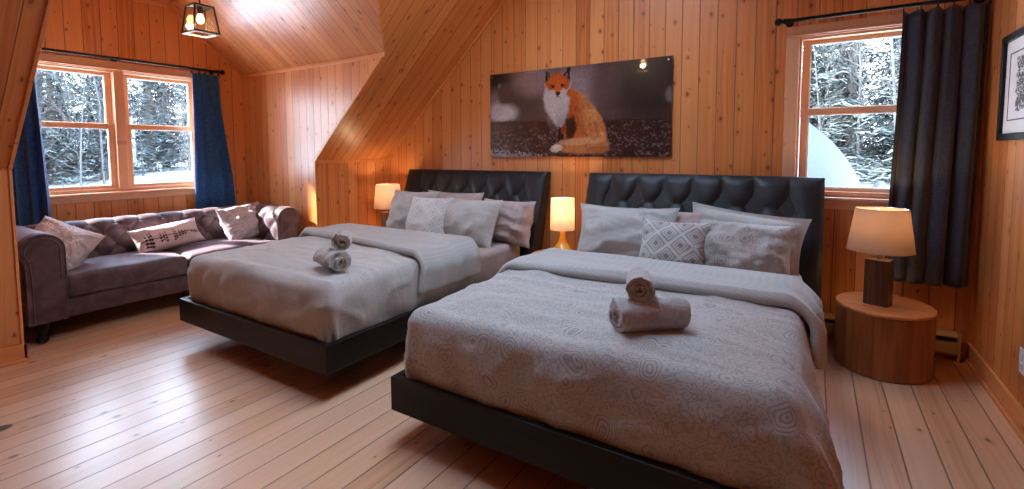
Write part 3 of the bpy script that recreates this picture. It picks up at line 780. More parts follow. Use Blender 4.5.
towel((-2.30, 1.87, .792), (.72, -.69), .17, .050, 3, 'terry_g', 'small rolled grey towel topping the other roll on the bed nearer the sofa', 2.0)

# ------------------------------------------------------------------ nightstands and tables
def ellipse_drum(m, a, b, z0, z1, n=72, r=.004):
    prof = [(1 - r / a, z0), (1, z0 + r), (1, z1 - r), (1 - r / a, z1)]
    m.lathe(prof, n, (0, 0, 0), a, b)
ns = empty('nightstand', (.379, 3.647, 0), -.093)
m = MB(); ellipse_drum(m, .236, .262, .004, .362); m.build('drum_body', 'walnut_side', ns, smooth=True)
m = MB(); ellipse_drum(m, .2385, .2645, .362, .381); m.build('table_top', 'walnut_top', ns, smooth=True)
m = MB(); ellipse_drum(m, .21, .235, 0, .006); m.build('plinth', 'rubber', ns, smooth=True)
tag(ns, 'oval walnut drum nightstand with a table lamp, beside the overhanging paisley duvet', 'nightstand')
rt = empty('side_table', (-1.745, 3.57, 0))
MB().lathe([(.205, .436), (.21, .440), (.21, .456), (.205, .460)], 56).build('table_top', 'orangewood', rt, smooth=True)
MB().lathe([(.035, .02), (.035, .437)], 24).build('stem', 'orangewood', rt, smooth=True)
MB().lathe([(.14, 0), (.145, .006), (.14, .02), (.03, .028)], 40).build('base', 'orangewood', rt, smooth=True)
tag(rt, 'small round orange pine table between the two beds', 'side table')
ns2 = empty('nightstand', (-3.905, 3.72, 0))
m = MB(); ellipse_drum(m, .19, .24, .004, .38); m.build('drum_body', 'walnut_side', ns2, smooth=True)
m = MB(); ellipse_drum(m, .192, .242, .38, .40); m.build('table_top', 'walnut_top', ns2, smooth=True)
tag(ns2, 'walnut drum nightstand hidden behind the bed nearer the sofa, under the grey based lamp', 'nightstand')

# ------------------------------------------------------------------ table lamps
def light(name, typ, loc, energy, color, parent=None, **kw):
    l = bpy.data.lights.new(name, typ); l.energy = energy; l.color = color
    for k, v in kw.items(): setattr(l, k, v)
    o = bpy.data.objects.new(name, l); o.location = loc; col.objects.link(o)
    if parent: o.parent = parent
    return o
WARM = (1, .70, .40)
def lamp(loc, label, rb, rtp, zs0, zs1, base, shade_m, block=None, energy=6, rz=0):
    root = empty('table_lamp', loc, rz)
    if base == 'block':
        bw, bd, bh, bm = block
        MB().box(-bw / 2, bw / 2, -bd / 2, bd / 2, 0, bh).build('base', bm, root, bevel=.003)
        MB().tube([(0, 0, bh), (0, 0, zs0 + .06)], .008, 12).build('stem', 'steel', root, smooth=True)
    else:
        H = zs0
        prof = [(.076, 0), (.080, .006), (.080, .020), (.074, .034), (.056, .054), (.038, .078), (.028, .105), (.023, .14), (.022, H - .01), (.016, H + .01), (.012, H + .03)]
        MB().lathe(prof, 40).build('base', 'ceramic', root, smooth=True)
    m = MB(); th = .0025
    m.lathe([(rb, zs0), (rtp, zs1), (rtp - th, zs1), (rb - th, zs0)], 56, close=True)
    sh = m.build('lamp_shade', shade_m, root, smooth=True)
    m = MB()
    for k in range(3):
        t = 2 * PI * k / 3; m.tube([(.012 * math.cos(t), .012 * math.sin(t), zs1 - .02), ((rtp - .003) * math.cos(t), (rtp - .003) * math.sin(t), zs1 - .004)], .0018, 6)
    pts = [((rtp - .003) * math.cos(2 * PI * k / 40), (rtp - .003) * math.sin(2 * PI * k / 40), zs1 - .003) for k in range(41)]
    m.tube(pts, .0022, 6, cap=False); m.tube([(0, 0, zs1 - .024), (0, 0, zs1 - .014)], .014, 16)
    m.build('shade_ring', 'steel', sh, smooth=True)
    m = MB(); zc = (zs0 + zs1) / 2
    m.lathe([(.010, zs0 + .03), (.013, zc - .035), (.020, zc - .01), (.024, zc + .012), (.018, zc + .03), (0, zc + .038)], 20)
    m.build('bulb', 'bulb', root, smooth=True)
    light('lamp_light', 'POINT', (0, 0, zc + .045), energy, WARM, root, shadow_soft_size=.02)
    return tag(root, label, 'table lamp')
lamp((.345, 3.62, .381), 'table lamp with tan linen shade and dark walnut block base on the oval nightstand', .163, .128, .322, .572, 'block', 'shade_tan', (.118, .105, .272, 'walnut_block'), energy=1.15, rz=-.35)
lamp((-1.755, 3.69, .460), 'table lamp with white drum shade and glowing amber base on the round orange table', .103, .097, .185, .450, 'urn', 'shade_white', energy=1.5)
lamp((-3.845, 3.74, .40), 'table lamp with cream shade and grey brown block base, behind the bed nearer the sofa', .155, .128, .30, .555, 'block', 'shade', (.13, .10, .255, 'greywood'), energy=1.1, rz=.2)

# ------------------------------------------------------------------ lantern pendants
def lantern(loc, ztop, label, e=10):
    root = empty('pendant_lantern', loc); b, tp, h = .092, .068, .200; r = .0055
    cb = [(-b, -b, 0), (b, -b, 0), (b, b, 0), (-b, b, 0)]; ct = [(-tp, -tp, h), (tp, -tp, h), (tp, tp, h), (-tp, tp, h)]
    m = MB()
    for i in range(4):
        j = (i + 1) % 4
        for p, q in ((cb[i], cb[j]), (ct[i], ct[j]), (cb[i], ct[i])):
            p, q = Vector(p), Vector(q); d = (q - p).normalized()
            u = Vector((0, 0, 1)) if abs(d.z) < .5 else Vector((1, 1, 0)).normalized() if i % 2 else Vector((1, -1, 0)).normalized()
            u = (u - d * u.dot(d)).normalized(); s_ = d.cross(u)
            m.prism([p + u * r + s_ * r - d * r, p - u * r + s_ * r - d * r, p - u * r - s_ * r - d * r, p + u * r - s_ * r - d * r], q - p + 2 * d * r)
    m.prism([ct[0], ct[1], ct[2], ct[3]], (0, 0, .006))
    m.build('frame', 'bronze', root)
    m = MB()
    for i in range(4):
        j = (i + 1) % 4; m.prism([cb[i], cb[j], ct[j], ct[i]], (Vector((cb[i][0] + cb[j][0], cb[i][1] + cb[j][1], 0)).normalized() * -.002))
    m.build('glass_panes', 'lampglass', root)
    m = MB(); w = .020
    m.box(-b - .004, b + .004, -b - .004, -b + w, -.010, -.004); m.box(-b - .004, b + .004, b - w, b + .004, -.010, -.004)
    m.box(-b - .004, -b + w, -b + w, b - w, -.010, -.004); m.box(b - w, b + .004, -b + w, b - w, -.010, -.004)
    m.build('bottom_rim', 'white_metal', root, bevel=.001)
    L = ztop - loc[2]
    MB().tube([(0, 0, h), (0, 0, L - .012)], .0055, 10).build('rod', 'bronze', root, smooth=True)
    MB().lathe([(.055, L - .022), (.058, L - .016), (.058, L - .002), (.0, L - .001)], 30).build('canopy', 'bronze', root, smooth=True)
    MB().lathe([(.017, h - .055), (.019, h - .05), (.019, h)], 18).build('socket', 'bronze', root, smooth=True)
    MB().lathe([(0, .072), (.016, .078), (.026, .096), (.026, .112), (.017, .135), (.013, .146)], 22).build('bulb', 'bulb', root, smooth=True)
    light('lantern_light', 'POINT', (0, 0, .055), e, WARM, root, shadow_soft_size=.03)
    return tag(root, label, 'pendant light')
lantern((-3.985, 1.958, 2.216), ZV, 'bronze framed glass lantern hanging from the dormer ceiling above the sofa', 1.5)
lantern((-1.82, 1.90, 2.30), ZC, 'glass lantern pendant over the beds, seen only as a glint in the fox print', 2.5)

# ------------------------------------------------------------------ sofa
def tuft(p, q, sharp=.30):
    """diamond tufting height 0..1"""
    a = (p + q) / 2; b = (p - q) / 2
    return (abs(math.sin(PI * a)) * abs(math.sin(PI * b))) ** sharp
def sofa():
    root = empty('sofa', (-4.86, 1.972, 0))
    ox, oy = 4.86, -1.972
    xf, xb = -4.36, -5.25; ya, yb = .910, 3.022       # outer faces (arm bases slightly inside)
    AW = .235                                          # arm thickness
    seat_z, cz = .275, .445
    # base / skirt
    MB().softbox(xb + .02 + ox, xf - .03 + ox, ya + .03 + oy, yb - .03 + oy, .145, .287, .018, 14).build('seat_base', 'velvet', root, smooth=2)
    # back: profile swept along y
    prof = []                                          # (x, z, nx, nz)
    xin = -4.985
    rc = .105; cxr, czr = xin - .062, .640
    for i in range(22): t = i / 21; prof.append((xin + .03 * (1 - t) , .27 + (czr - .27) * t, 1, 0.05))
    cxr = xin - .100
    for i in range(1, 26):
        a = PI * 1.12 * i / 25; prof.append((cxr + .100 * math.cos(a), czr + rc * math.sin(a), math.cos(a), math.sin(a)))
    for i in range(1, 5): t = i / 4; prof.append((cxr - .098, czr - .03 - (.48) * t, -1, 0))
    arc = [0]
    for i in range(1, len(prof)): arc.append(arc[-1] + math.hypot(prof[i][0] - prof[i - 1][0], prof[i][1] - prof[i - 1][1]))
    y0, y1 = ya + .05, yb - .05; Lb = y1 - y0; nt = 22
    def backf(u, v):
        i = min(len(prof) - 1, int(round(v * (len(prof) - 1)))); x, z, nx, nz = prof[i]; y = y0 + Lb * u
        q = (arc[i] - .05) / .105; p = u * nt
        h = tuft(p, q) if 0 < q < 5 else .7
        if q >= 4.0: h = 1 - (1 - tuft(p, 4.0)) * clamp(1 - (q - 4.0))
        d = (h - .75) * .036 + .004 * N3(y * 4, z * 4, 0, 1, 2)
        if i > 42: d = 0
        return (x + nx * d + ox, y + oy, z + nz * d)
    MB().grid(backf, 352, len(prof) - 1).build('backrest', 'velvet', root, smooth=2)
    for j in range(nt + 1):                            # buttons where the creases cross
        for qq in (2, 3, 4):
            if (j + qq) % 2 == 0 and 0 < j < nt:
                target = .05 + .105 * qq; i = min(range(len(arc)), key=lambda k: abs(arc[k] - target)); p = backf(j / nt, i / (len(prof) - 1))
                m = MB(); ball(m, (p[0] + .004, p[1], p[2]), .013, 10); m.build('tuft_button', 'velvet', root, smooth=True)
    # arms
    for sgn, yi, name in ((-1, ya + AW + .02, 'near'), (1, yb - AW - .02, 'far')):
        pr = []; R = .112; cz_ = .645; yc = yi + sgn * .118
        for i in range(18): t = i / 17; pr.append((yi, .27 + (cz_ - .27) * t, -sgn, 0))
        for i in range(1, 26):
            a = PI * 1.22 * i / 25; pr.append((yc - sgn * .118 * math.cos(a) , cz_ + R * math.sin(a), -sgn * math.cos(a), math.sin(a)))
        yo = yi + sgn * .205
        for i in range(1, 6): t = i / 5; pr.append((yo, .56 - .41 * t, sgn, 0))
        ar = [0]
        for i in range(1, len(pr)): ar.append(ar[-1] + math.hypot(pr[i][0] - pr[i - 1][0], pr[i][1] - pr[i - 1][1]))
        def armf(u, v, pr=pr, ar=ar):
            i = min(len(pr) - 1, int(round(v * (len(pr) - 1)))); y, z, ny, nz = pr[i]; x = xf + (xin - .10 - xf) * u
            q = (ar[i] - .05) / .105; p = u * 7 + .5
            h = tuft(p, q) if 0 < q < 4 else (1 - (1 - tuft(p, 4.0)) * clamp(1 - (q - 4.0)) if q >= 4 else .7)
            d = (h - .75) * .040 * sstep(u, 0, .06) 
            if i > 44: d = 0
            return (x + ox, y + ny * d + oy, z + nz * d)
        arm = MB().grid(armf, 72, len(pr) - 1).build('armrest', 'velvet', root, smooth=2)
        # front panel of the arm
        poly = [(xf + .001, p[0], p[1]) for p in pr]; poly = [(xf, pr[0][0], .15)] + poly[:]
        pan = MB().prism([(x + ox, y + oy, z) for x, y, z in poly], (.016, 0, 0)).build('arm_panel', 'velvet', arm, bevel=.006, smooth=True)
        pts = []
        for p in pr[8:]: pts.append((xf + .018 + ox, p[0] + oy - p[2] * .026, p[1] - p[3] * .026))
        # inner scroll of piping
        MB().tube(pts, .005, 8).build('piping', 'velvet', pan, smooth=True)
        MB().tube([(xf + .016 + ox, p[0] + oy, p[1]) for p in pr], .0055, 8).build('piping', 'velvet', pan, smooth=True)
    # seat cushions
    yA, yB = ya + AW + .025, yb - AW - .025; ym = (yA + yB) / 2
    for (a, b, sd) in ((yA, ym - .003, 1), (ym + .003, yB, 2)):
        def fn(p, n, a=a, b=b, sd=sd):
            q = p.copy(); u = (p.y - oy - a) / (b - a); w = (p.x - ox + 4.965) / .60
            f = (1 - abs(2 * u - 1) ** 3) * (1 - abs(clamp(2 * w - 1, -1, 1)) ** 4)
            if p.z > .37: q.z += .022 * f + .006 * N3(p.x * 4, p.y * 4, 0, 1, sd)
            if n.x > .5: q.x += .006 * N3(p.y * 5, p.z * 6, 0, 1, sd)
            return q
        cu = MB().softbox(-4.965 + ox, xf - .010 + ox, a + oy, b + oy, .288, .445, .038, 14, fn).build('seat_cushion', 'velvet', root, smooth=2)
        pp = [(-4.40 + ox + .028, a + .02 + (b - a - .04) * i / 10 + oy, .300) for i in range(11)]
        MB().tube(pp, .005, 6).build('piping', 'velvet', cu, smooth=True)
    for (x, y) in ((xf - .07, ya + .13), (xf - .07, yb - .13), (xb + .10, ya + .13), (xb + .10, yb - .13), (xf - .07, 1.972)):
        MB().lathe([(.022, 0), (.034, .01), (.036, .03), (.024, .055), (.030, .075), (.040, .10), (.040, .146)], 20, (x + ox, y + oy, 0)).build('leg', 'bedwood_z', root, smooth=True)
    return tag(root, 'mauve velvet sofa with tufted back and rolled arms under the double window', 'sofa')
sofa()

# printed throw pillows (colour stored on the cloth's own vertices)
def vcol_mat(name, rough=.8, coat=0.0, attr='paint', spec=.3):
    t = NT(name); a = t.n('Attribute', {}, attribute_name=attr, attribute_type='GEOMETRY')
    t.bsdf(a, rough, **{'Coat Weight': coat, 'Coat Roughness': .03, 'Specular IOR Level': spec}); return t.mat
def s2l(c):
    c = np.asarray(c, float) / 255.0
    return np.where(c <= .04045, c / 12.92, ((c + .055) / 1.055) ** 2.4)
def paint(o, rgb):
    at = o.data.color_attributes.new('paint', 'FLOAT_COLOR', 'POINT')
    a = np.ones((len(o.data.vertices), 4)); a[:, :3] = rgb; at.data.foreach_set('color', a.astype(np.float32).ravel())
def vnoise(x, y, s, seed):
    rs = np.random.RandomState(seed); g = rs.rand(64, 64)
    x = x * s; y = y * s; xi = np.floor(x).astype(int); yi = np.floor(y).astype(int); fx = x - xi; fy = y - yi
    fx = fx * fx * (3 - 2 * fx); fy = fy * fy * (3 - 2 * fy)
    G = lambda a, b: g[a % 64, b % 64]
    return (G(xi, yi) * (1 - fx) + G(xi + 1, yi) * fx) * (1 - fy) + (G(xi, yi + 1) * (1 - fx) + G(xi + 1, yi + 1) * fx) * fy
def fbm(x, y, s, seed, o=4):
    r = 0; a = .5; t = 0
    for k in range(o): r = r + a * vnoise(x, y, s * 2 ** k, seed + k); t += a; a *= .55
    return r / t
def sm(x, a, b): t = np.clip((x - a) / (b - a), 0, 1); return t * t * (3 - 2 * t)
M['vprint'] = vcol_mat('printed_cotton', .75)
M['vprint_satin'] = vcol_mat('satin_print', .38, 0)
def throw(loc, w, h, t, label, rx, rz, ry, mat, fpaint, seed, **kw):
    root = empty('throw_pillow', loc, 0); root.rotation_mode = 'XYZ'
    # local x -> along y of the room: face +x
    root.rotation_euler = (Matrix.Rotation(rz, 4, 'Z') @ Matrix.Rotation(PI / 2, 4, 'Z') @ Matrix.Rotation(rx, 4, 'X') @ Matrix.Rotation(ry, 4, 'Y')).to_euler()
    m = pillow_mesh(w, h, t, seed=seed, n=100, **kw)
    o = m.build('pillow_cover', mat, root, smooth=2)
    co = np.array([v.co[:] for v in o.data.vertices]); paint(o, fpaint(co[:, 0] / (w / 2), co[:, 2] / (h / 2), co[:, 1]))
    return tag(root, label, 'throw pillow')
def p_leaf(a, b, y):
    base = np.ones((len(a), 3)) * s2l((188, 178, 182))
    f = np.zeros(len(a))
    for (cx, cy, an, L) in ((-.2, -.1, .5, .8), (.45, .1, 1.1, .7), (-.55, .45, -.3, .5), (.1, .55, .1, .5), (.5, -.55, -.4, .6)):
        c, s_ = math.cos(an), math.sin(an); u = (a - cx) * c + (b - cy) * s_; v = -(a - cx) * s_ + (b - cy) * c
        f = np.maximum(f, (np.abs(v) < .02) * (np.abs(u) < L / 2)); f = np.maximum(f, (np.abs(((u * 9 + np.abs(v) * 5) % 1) - .5) < .13) * (np.abs(v) < .16 * (1 - (2 * u / L) ** 2)))
    return base * (1 - f[:, None]) + f[:, None] * s2l((232, 228, 230))
def p_trees(a, b, y):
    base = np.ones((len(a), 3)) * s2l((200, 180, 182)); f = np.zeros(len(a))
    rs = random.Random(5); x = -.72
    while x < .85:
        hh = (.62 if x < -.35 else .52 if x < .1 else .34) * rs.uniform(.6, 1.05); wv = rs.uniform(.035, .06)
        if x > .3: hh *= .6
        c = -.18
        tt = (b - (c - hh * .9)) / (hh * 1.8)
        wd = wv * (.55 + .45 * np.sin(tt * 26 + x * 9)) * np.clip(1.15 - tt * .8, 0, 1)
        f = np.maximum(f, ((np.abs(a - x) < wd) & (tt > 0) & (tt < 1)).astype(float))
        x += rs.uniform(.055, .10) + (.14 if rs.random() < .2 else 0)
    f = np.maximum(f, ((np.abs(b + .16 + .03 * np.sin(a * 12)) < .03) & (np.abs(a) < .85)).astype(float)); f *= (y < 0)
    return base * (1 - f[:, None]) + f[:, None] * s2l((52, 40, 46))
def p_silver(a, b, y):
    n = fbm(a + 3, b * 1.4 + 3, 3.0, 4)
    f = (np.abs(n - .5) < .035) * 1.0
    base = s2l((182, 172, 178)) * np.ones((len(a), 3))
    return base * (1 - f[:, None] * .35) + f[:, None] * .35 * s2l((120, 108, 115))
# face outward (+x) : the pillow's -y side faces the room after the turn
throw((-4.73, 1.235, .610), .42, .38, .15, 'light grey leaf patterned throw pillow slumped against the sofa arm by the angled wall', -.62, -.35, .55, 'vprint', p_leaf, 41, wr=.014)
throw((-4.80, 2.00, .565), .56, .24, .12, 'long throw pillow printed with a dark treeline, in the middle of the sofa', -.50, .0, -.12, 'vprint', p_trees, 42, wr=.006)
throw((-4.80, 2.70, .600), .50, .38, .14, 'silver grey satin throw pillow at the sofa arm nearest the beds', -.45, .16, -.08, 'vprint_satin', p_silver, 43, wr=.022)

# ------------------------------------------------------------------ fox print
CAM = dict(f=486.7912, cx=498.9691, cy=184.618, yaw=-.5744, pitch=.0679, roll=-.0052, h=1.3)
cw, sw = math.cos(CAM['yaw']), math.sin(CAM['yaw']); cp, sp_ = math.cos(CAM['pitch']), math.sin(CAM['pitch'])
Fv = Vector((sw * cp, cw * cp, -sp_)); Rv = Vector((cw, -sw, 0)); Uv = Rv.cross(Fv)
cr, sr = math.cos(CAM['roll']), math.sin(CAM['roll']); Rc = Rv * cr + Uv * sr; Uc = Uv * cr - Rv * sr

def fox_rgb(s, t):
    """s 0..1 along the width, t 0..1 up; returns linear colours. Fox drawn in its own units."""
    # drawing units: x 0..216, y 0 (bottom) .. 100
    X = s * 216.0; Y = t * 100.0; n = len(s); X0 = X
    n1 = fbm(s * 2.17, t, 3, 11); n2 = fbm(s * 2.17, t, 14, 21); n3 = fbm(s * 2.17, t, 46, 31, 2); n4 = vnoise(s * 2.17, t, 90, 41)
    def L(c): return s2l(c)
    def mixc(a, b, f): return a * (1 - f[:, None]) + np.asarray(b) * f[:, None]
    bg = np.ones((n, 3)) * L((88, 66, 60))
    def blob(cx, cy, rx, ry, c, k=1.0):
        nonlocal bg
        d = np.sqrt(((X - cx) / rx) ** 2 + ((Y - cy) / ry) ** 2) + (n1 - .5) * .3
        bg = mixc(bg, L(c), np.clip(1 - sm(d, .35, 1.1), 0, 1) * k)
    blob(12, 92, 26, 16, (52, 40, 42)); blob(30, 66, 40, 22, (70, 54, 54), .8); blob(60, 88, 34, 24, (150, 126, 126), .9)
    blob(108, 70, 42, 46, (156, 134, 138), .9); blob(150, 72, 26, 30, (98, 78, 76), .8); blob(195, 72, 46, 50, (46, 36, 40), 1); blob(216, 62, 8, 10, (150, 140, 150), .7)
    blob(4, 66, 12, 20, (150, 134, 140), .8); blob(20, 52, 24, 14, (212, 200, 208), 1.0); blob(10, 56, 12, 14, (200, 190, 196), .8); blob(120, 46, 60, 10, (96, 80, 86), .7)
    # ground
    gy = 43 - 4.5 * s + (n2 - .5) * 5
    gf = sm(gy - Y, -1.2, 1.2)
    soil = mixc(np.ones((n, 3)) * L((66, 34, 27)), L((104, 50, 34)), sm(n2, .45, .7) * sm(150 - X, 0, 60))
    soil = mixc(soil, L((42, 26, 24)), sm(n3, .45, .7) * .8)
    n5 = fbm(s * 2.17 + 5, t * 2.2, 34, 77, 4)
    st = sm(n5 * .6 + n3 * .4, .53, .64) * sm(30 - Y + (n2 - .5) * 26 + 10 * s, -2, 6)
    soil = mixc(soil, L((146, 126, 124)), st * .95 * (.5 + .5 * n4))
    soil = mixc(soil, L((186, 172, 176)), sm(9 - Y - X * .10 + (n3 - .5) * 14, 0, 3) * .8)
    soil = mixc(soil, L((40, 26, 25)), sm(n1, .5, .7) * sm(X, 120, 170) * .5)
    c = mixc(bg, soil, gf)
    # fox, in units: body centre about x=93..., fur edges jittered
    X = 70 + (X0 - 84.3) / 1.088
    jx = (n3 - .5) * 3.0 + (n4 - .5) * 2.0
    def ell(cx, cy, rx, ry, an=0, soft=.12):
        a = math.radians(an); dx, dy = X - cx, Y - cy; u = dx * math.cos(a) + dy * math.sin(a); v = -dx * math.sin(a) + dy * math.cos(a)
        d = np.sqrt((u / rx) ** 2 + (v / ry) ** 2) + jx * .6 / min(rx, ry); return 1 - sm(d, 1 - soft, 1 + soft)
    def poly(pts, soft=1.2):
        d = np.full(n, 1e9); ins = np.zeros(n, bool); m_ = len(pts)
        for i in range(m_):
            x1, y1 = pts[i]; x2, y2 = pts[(i + 1) % m_]
            ex, ey = x2 - x1, y2 - y1; tt = np.clip(((X - x1) * ex + (Y - y1) * ey) / (ex * ex + ey * ey), 0, 1)
            d = np.minimum(d, np.hypot(X - x1 - tt * ex, Y - y1 - tt * ey))
            cnd = ((y1 > Y) != (y2 > Y)) & (X < (x2 - x1) * (Y - y1) / (y2 - y1 + 1e-9) + x1); ins ^= cnd
        sd = np.where(ins, -d, d) + jx * .7; return 1 - sm(sd, -soft, soft)
    OR, OL, OD, WH, BK = L((206, 92, 28)), L((214, 142, 86)), L((140, 58, 20)), L((206, 192, 186)), L((34, 20, 18))
    def over(col_, f, k=1.0):
        nonlocal c
        c = mixc(c, col_, np.clip(f * k, 0, 1))
    body = poly([(88, 78), (97, 74), (107, 66), (117, 54), (124, 42), (129, 28), (130, 16), (124, 9), (104, 8), (92, 14), (84, 20), (78, 34), (74, 48), (76, 66)], 1.5)
    over(L((196, 104, 48)), body)
    over(OL, body * sm(n2 * 20 + (X - 96) * .55 - (60 - Y) * .1, 6, 22), .85)
    over(L((226, 176, 128)), body * sm(n3, .45, .75) * sm(X, 100, 118), .5)
    over(OD, ell(88, 40, 7, 20, 8), .75)
    over(OR, ell(90, 60, 10, 14, -12), .8)
    # chest and ruff
    over(WH, poly([(62, 80), (68, 72), (84, 72), (90, 66), (89, 52), (84, 40), (80, 31), (74, 36), (68, 44), (63, 54), (60, 66)], 1.8))
    over(L((150, 128, 122)), sm(60 - Y, 0, 26) * ell(76, 48, 13, 20) * (.35 + .65 * sm(fbm(s * 60, t * 9 + s * 8, 1.0, 55, 3), .4, .65)), .55)
    over(L((128, 60, 26)), body * sm(fbm((s * 2.17 + t * .5) * 26, (t - s) * 7, 1.0, 56, 3), .5, .72) * sm(X, 84, 92), .35)
    over(L((176, 160, 158)), ell(80, 44, 6, 12, 10) * sm(n3, .4, .7), .6)
    over(L((190, 180, 182)), ell(66, 62, 6, 14, 0) * sm(n3, .35, .7), .5)
    # legs
    over(BK, poly([(78, 34), (84, 32), (84, 20), (83, 11), (78, 10), (77, 20)], 1.0)); over(L((40, 22, 18)), poly([(86, 42), (95, 44), (98, 32), (94, 20), (87, 15), (86, 28)], 1.4), .9)
    over(L((150, 66, 26)), ell(83, 30, 3, 5))
    # tail
    over(L((190, 122, 76)), poly([(72, 11), (80, 16), (92, 20), (108, 22), (124, 21), (132, 15), (132, 7), (124, 4), (100, 3), (84, 5)], 1.5))
    over(L((224, 178, 134)), ell(102, 17, 26, 4, 3), .55); over(L((150, 84, 44)), ell(122, 8, 12, 3.5, 0) , .5); over(L((232, 220, 214)), ell(75, 9.5, 7, 4.2, 12))
    # head
    over(L((196, 88, 30)), ell(76, 82, 14.5, 12, 0, .1)); over(WH, poly([(61, 84), (66, 76), (73, 74), (76, 70), (82, 74), (90, 76), (92, 84), (88, 74), (82, 66), (70, 66), (63, 74)], 1.2), .85)
    over(BK, poly([(62, 85), (62, 98), (65, 97), (70, 88)], .8)); over(BK, poly([(81, 89), (87, 98), (90, 99), (90, 86)], .8))
    over(L((150, 120, 110)), poly([(65, 87), (64.5, 94), (68.5, 88)], .6), .7); over(L((150, 120, 110)), poly([(84, 89), (88, 95), (88, 87)], .6), .7)
    over(L((214, 92, 30)), ell(76, 86, 10, 7)); over(L((140, 54, 20)), ell(76, 81, 9.5, 2.0, 0), .4)
    over(L((20, 12, 12)), ell(71.5, 79.5, 1.8, 1.2)); over(L((20, 12, 12)), ell(81.5, 79.5, 1.8, 1.2))
    over(L((216, 104, 44)), ell(76.5, 77, 3.4, 6)); over(WH, ell(70, 73.5, 3.5, 2.8), .8); over(WH, ell(83, 73.5, 3.5, 2.8), .8)
    over(BK, ell(77, 71.5, 2.5, 2.2, 0, .2)); over(BK, ell(76.5, 67.8, 3.0, .8), .5)
    c = mixc(c, c * .6, sm(n2, .55, .7) * gf * .6)
    c = c * (0.9 + .25 * (n4 - .5)[:, None] + .2 * (n3 - .5)[:, None])
    return np.clip(c, 0, 1)
FX0, FX1, FZ0, FZ1 = -2.689, -.961, 1.250, 2.047
fp = empty('fox_print', ((FX0 + FX1) / 2, YB, FZ0))
nu, nv = 520, 240; FWd, FHt = FX1 - FX0, FZ1 - FZ0
m = MB(); m.grid(lambda u, v: ((u - .5) * FWd, -.0242, v * FHt), nu, nv)
pr = m.build('print_surface', vcol_mat('glossy_photo_print', .30, .75), fp)
co = np.array([v.co[:] for v in pr.data.vertices]); paint(pr, fox_rgb(co[:, 0] / FWd + .5, co[:, 2] / FHt) * .68)
MB().box(-FWd / 2, FWd / 2, -.0236, -.016, 0, FHt).build('backing_panel', 'rubber', fp, bevel=.0008)
for (a, b) in ((-.49, .965), (0, .965), (.49, .965), (-.49, .035), (0, .035), (.49, .035)):
    m = MB(); m.tube([(a * FWd * .985, -.030, b * FHt), (a * FWd * .985, -.0005, b * FHt)], .009, 16); m.build('standoff_screw', 'steel', fp, smooth=True)
tag(fp, 'wide glossy photo print of a sitting red fox on the pine wall above the beds', 'picture')

# framed drawing on the right wall
fd = empty('framed_drawing', (RX, 3.285, 1.345))
fw, fh = .76, .54
m = MB()
for (a, b, c_, d) in ((-fw / 2, fw / 2, 0, .034), (-fw / 2, fw / 2, fh - .034, fh), (-fw / 2, -fw / 2 + .034, .034, fh - .034), (fw / 2 - .034, fw / 2, .034, fh - .034)):
    m.box(-.028, -.001, a, b, c_, d)
m.build('frame', 'black_metal', fd, bevel=.002)
MB().box(-.012, -.002, -fw / 2 + .03, fw / 2 - .03, .03, fh - .03).build('mat_board', 'paper', fd)
m = MB()
for (a, b, c_, d) in ((-fw / 2 + .098, fw / 2 - .098, .098, .104), (-fw / 2 + .098, fw / 2 - .098, fh - .104, fh - .098), (-fw / 2 + .098, -fw / 2 + .104, .104, fh - .104), (fw / 2 - .104, fw / 2 - .098, .104, fh - .104)):
    m.box(-.0145, -.011, a, b, c_, d)
m.build('mat_edge', 'rubber', fd)
aw, ah = fw - .208, fh - .208
m = MB().grid(lambda u, v: (-.0128, (u - .5) * aw, .104 + v * ah), 200, 120)
o = m.build('drawing', vcol_mat('ink_on_paper', .8), fd)
co = np.array([v.co[:] for v in o.data.vertices]); a = co[:, 1] / aw * 2; b = (co[:, 2] - .104) / ah
n1 = fbm(a + 5, b * 2, 6, 3); n2 = fbm(a + 5, b * 2, 30, 7, 2)
ink = ((1 - sm(np.abs(a - .12) - .50 - .25 * (n1 - .5) - .12 * (n2 - .5), -.04, .05)) * (b < .92 + .1 * (n2 - .5)) * (b > .12 + .1 * (n1 - .5))) * sm(n2 + .3 * n1, .38, .60)
paint(o, s2l((225, 218, 220)) * (1 - ink[:, None] * .9) + ink[:, None] * .9 * s2l((35, 32, 36)))
tag(fd, 'black framed ink drawing with wide white mat on the side wall by the navy curtain', 'picture')

# outlet, heater
ot = empty('wall_outlet', (RX, 3.165, .315))
MB().box(-.006, -.0005, -.036, .036, -.058, .058).build('cover_plate', 'white_metal', ot, bevel=.002)
for z in (-.022, .022):
    MB().box(-.0085, -.0055, -.016, .016, z - .014, z + .014).build('socket', 'vinyl', ot, bevel=.002)
tag(ot, 'white wall outlet low on the pine side wall', 'wall outlet')
ht = empty('baseboard_heater', (.41, YB - .017, 0))
HX0, HX1 = -.40, .375
prof = [(-.002, .03), (-.055, .035), (-.068, .05), (-.068, .115), (-.052, .128), (-.052, .142), (-.066, .150), (-.060, .166), (-.002, .172)]
MB().prism([(HX0, y, z) for y, z in prof], (HX1 - HX0, 0, 0)).build('housing', 'heater', ht, bevel=.002)
MB().box(HX0 + .02, HX1 - .02, -.070, -.054, .127, .143).build('vent_slot', 'rubber', ht)
for x in (HX0, HX1 - .012): MB().box(x, x + .012, -.072, 0, .0, .174).build('end_cap', 'heater', ht, bevel=.002)
tag(ht, 'almond baseboard heater on the wall behind the oval nightstand', 'heater')

